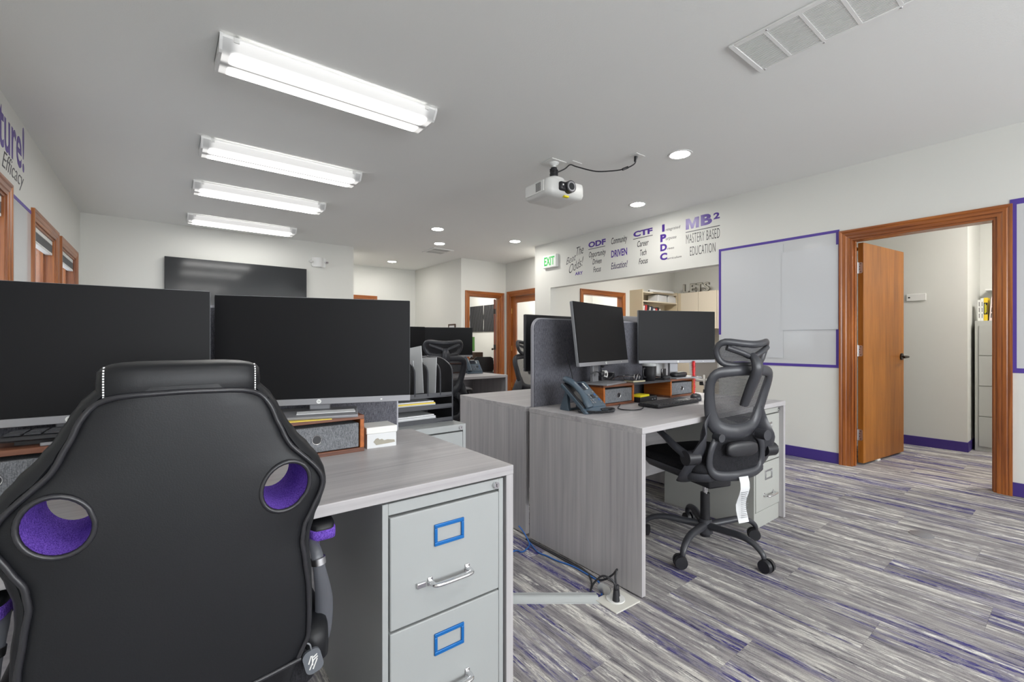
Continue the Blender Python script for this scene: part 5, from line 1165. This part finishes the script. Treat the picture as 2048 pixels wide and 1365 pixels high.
# white task chair
t = thing('task_chair', 'white-framed task chair with grey back in the room behind the opening', 'chair', (7.35, 4.10, 0), R(-62))
star_base(t, .30, .3, SILVD)
bm = bmesh.new(); cushion(bm, -.24, .24, -.22, .25, .43, .51, pw=4); obj('seat', bm, plain('pale_grey_cloth', srgb(196, 194, 186), .9), t, smooth=80)
ol = [(0, .47), (.12, .48), (.19, .55), (.215, .68), (.21, .82), (.18, .92), (0, .945), (-.18, .92), (-.21, .82), (-.215, .68), (-.19, .55), (-.12, .48)]
fn = lambda p: (p[0], -.24 - .12 * (p[1] - .47) + 1.2 * p[0] * p[0] * .6, p[1])
obj('back_frame', tube(bmesh.new(), [fn(p) for p in ol], .022, 8, 4, closed=True), WHITP, t, smooth=70)
bm = bmesh.new(); loft(bm, [[fn((w_ * u, z)) for u in [-1 + i / 5 for i in range(11)]] for z, w_ in ((.48, .12), (.55, .19), (.68, .21), (.82, .205), (.92, .175), (.94, .1))], cap=False, closed=False); obj('back_cloth', bm, plain('warm_grey_cloth', srgb(176, 172, 168), .9), t, smooth=80)
obj('back_bar', tube(bmesh.new(), [(0, -.25, .55), (0, -.27, .44), (0, -.12, .40)], .03, 8, 4, .6), WHITP, t, smooth=70); obj('mechanism', B(-.08, .08, -.12, .1, .37, .43), BLK, t, bevel=.01)

# ================================================================ SIDE ROOM BEHIND THE OPEN DOOR
t = thing('filing_cabinet', 'tall grey four-drawer filing cabinet carrying books in the side room', 'filing cabinet', (6.56, .520, 0))
obj('body', B(0, .46, -.23, .23, 0, 1.325), CABG, t, bevel=.003)
for k in range(4):
    a = .05 + k * .308; obj('drawer', B(-.010, .002, -.200, .200, a, a + .300), CABG, t, bevel=.002)
bk = [((222, 222, 218), .030, .215, 'thin white book at the left end of the cabinet-top row'), ((226, 228, 222), .030, .232, 'white book second in the cabinet-top row'), ((220, 190, 40), .042, .235, 'yellow and black book on the tall cabinet'), ((224, 208, 204), .038, .242, 'pale pink book on the tall cabinet'), ((222, 218, 216), .036, .243, 'cream book right of the pink book'), ((38, 38, 46), .034, .245, 'black book between cream and red books'), ((196, 40, 44), .040, .235, 'red book at the right end of the cabinet-top row')]
yy = .735
for k, (c, bw, bh, lab) in enumerate(bk):
    bw *= .66
    t = thing('book', lab, 'book', (6.62, yy, 1.325), 0, 'books on the tall cabinet'); m_ = plain('bookcloth_%d' % k, srgb(*c), .5)
    ln = R(4) if k >= 3 else 0; t.rotation_euler = (-ln * 0 + (R(4) if k >= 3 else 0) * 1, 0, 0)
    cv = obj('cover', B((0, .17, -.003, 0, 0, bh), (0, .17, -bw, -bw + .003, 0, bh), (0, .003, -bw + .003, -.003, 0, bh)), m_, t); obj('pages', B(.003, .165, -bw + .003, -.003, .004, bh - .004), PAPER, t)
    if k == 2: obj('spine_band', B(-.001, 0, -bw, 0, .065, .185), BLK, cv)
    if k != 2:
        for q in range(3): obj('spine_print', B(-.0008, 0, -bw * .62, -bw * .38, .03 + q * .06, .075 + q * .06), BLK if k not in (5, 6) else PAPER, cv)
    else: obj('spine_print', B((-.0018, -.001, -bw * .45, -bw * .25, .075, .175), (-.0018, -.001, -bw * .75, -bw * .60, .085, .16)), YNOTE, cv)
    if k >= 3: t.location.z = 1.325 + .0
    yy -= bw + .0015 + (.008 if k == 2 else 0)
t = thing('wall_control', 'white thermostat plate on the side room wall', 'thermostat', (6.38, 1.200, 1.55)); obj('plate', B(-.012, 0, -.11, .05, 0, .075), WHITP, t, bevel=.003); obj('button', B(-.014, -.012, .018, .034, .03, .044), BLK, t)
t = thing('wall_shelf', 'small white wall shelf above the books in the side room', 'shelf', (7.18, .50, 1.66)); obj('board', B(-.20, 0, -.4, .22, 0, .018), WHITP, t, bevel=.002); obj('bracket', B((-.16, 0, .12, .135, -.012, 0), (-.012, 0, .12, .135, -.12, 0)), WHITP, t)
# bowl lamps added out of view to light the neighbouring rooms
def dome(x, y, lab):
    t = thing('added_room_lamp', lab, 'light fixture', (x, y, CZ)); obj('rim', lathe(bmesh.new(), [(.20, 0), (.20, -.02), (.185, -.024)], 28), WHITE, t, smooth=40)
    obj('bowl', lathe(bmesh.new(), [(.185, -.02), (.16, -.055), (.10, -.08), (.001, -.088)], 28), ROOML, t, smooth=60)
ROOML = emit('added_lamp_glow', (1, .965, .915, 1), 85.0)
for x, y, lab in ((6.8, 4.0, 'added unseen bowl lamp lighting the room behind the opening'), (5.75, -.2, 'added unseen bowl lamp lighting the side room'), (6.7, 6.5, 'added unseen bowl lamp lighting the glazed room'), (5.4, 9.0, 'added unseen bowl lamp lighting the far office')): dome(x, y, lab)
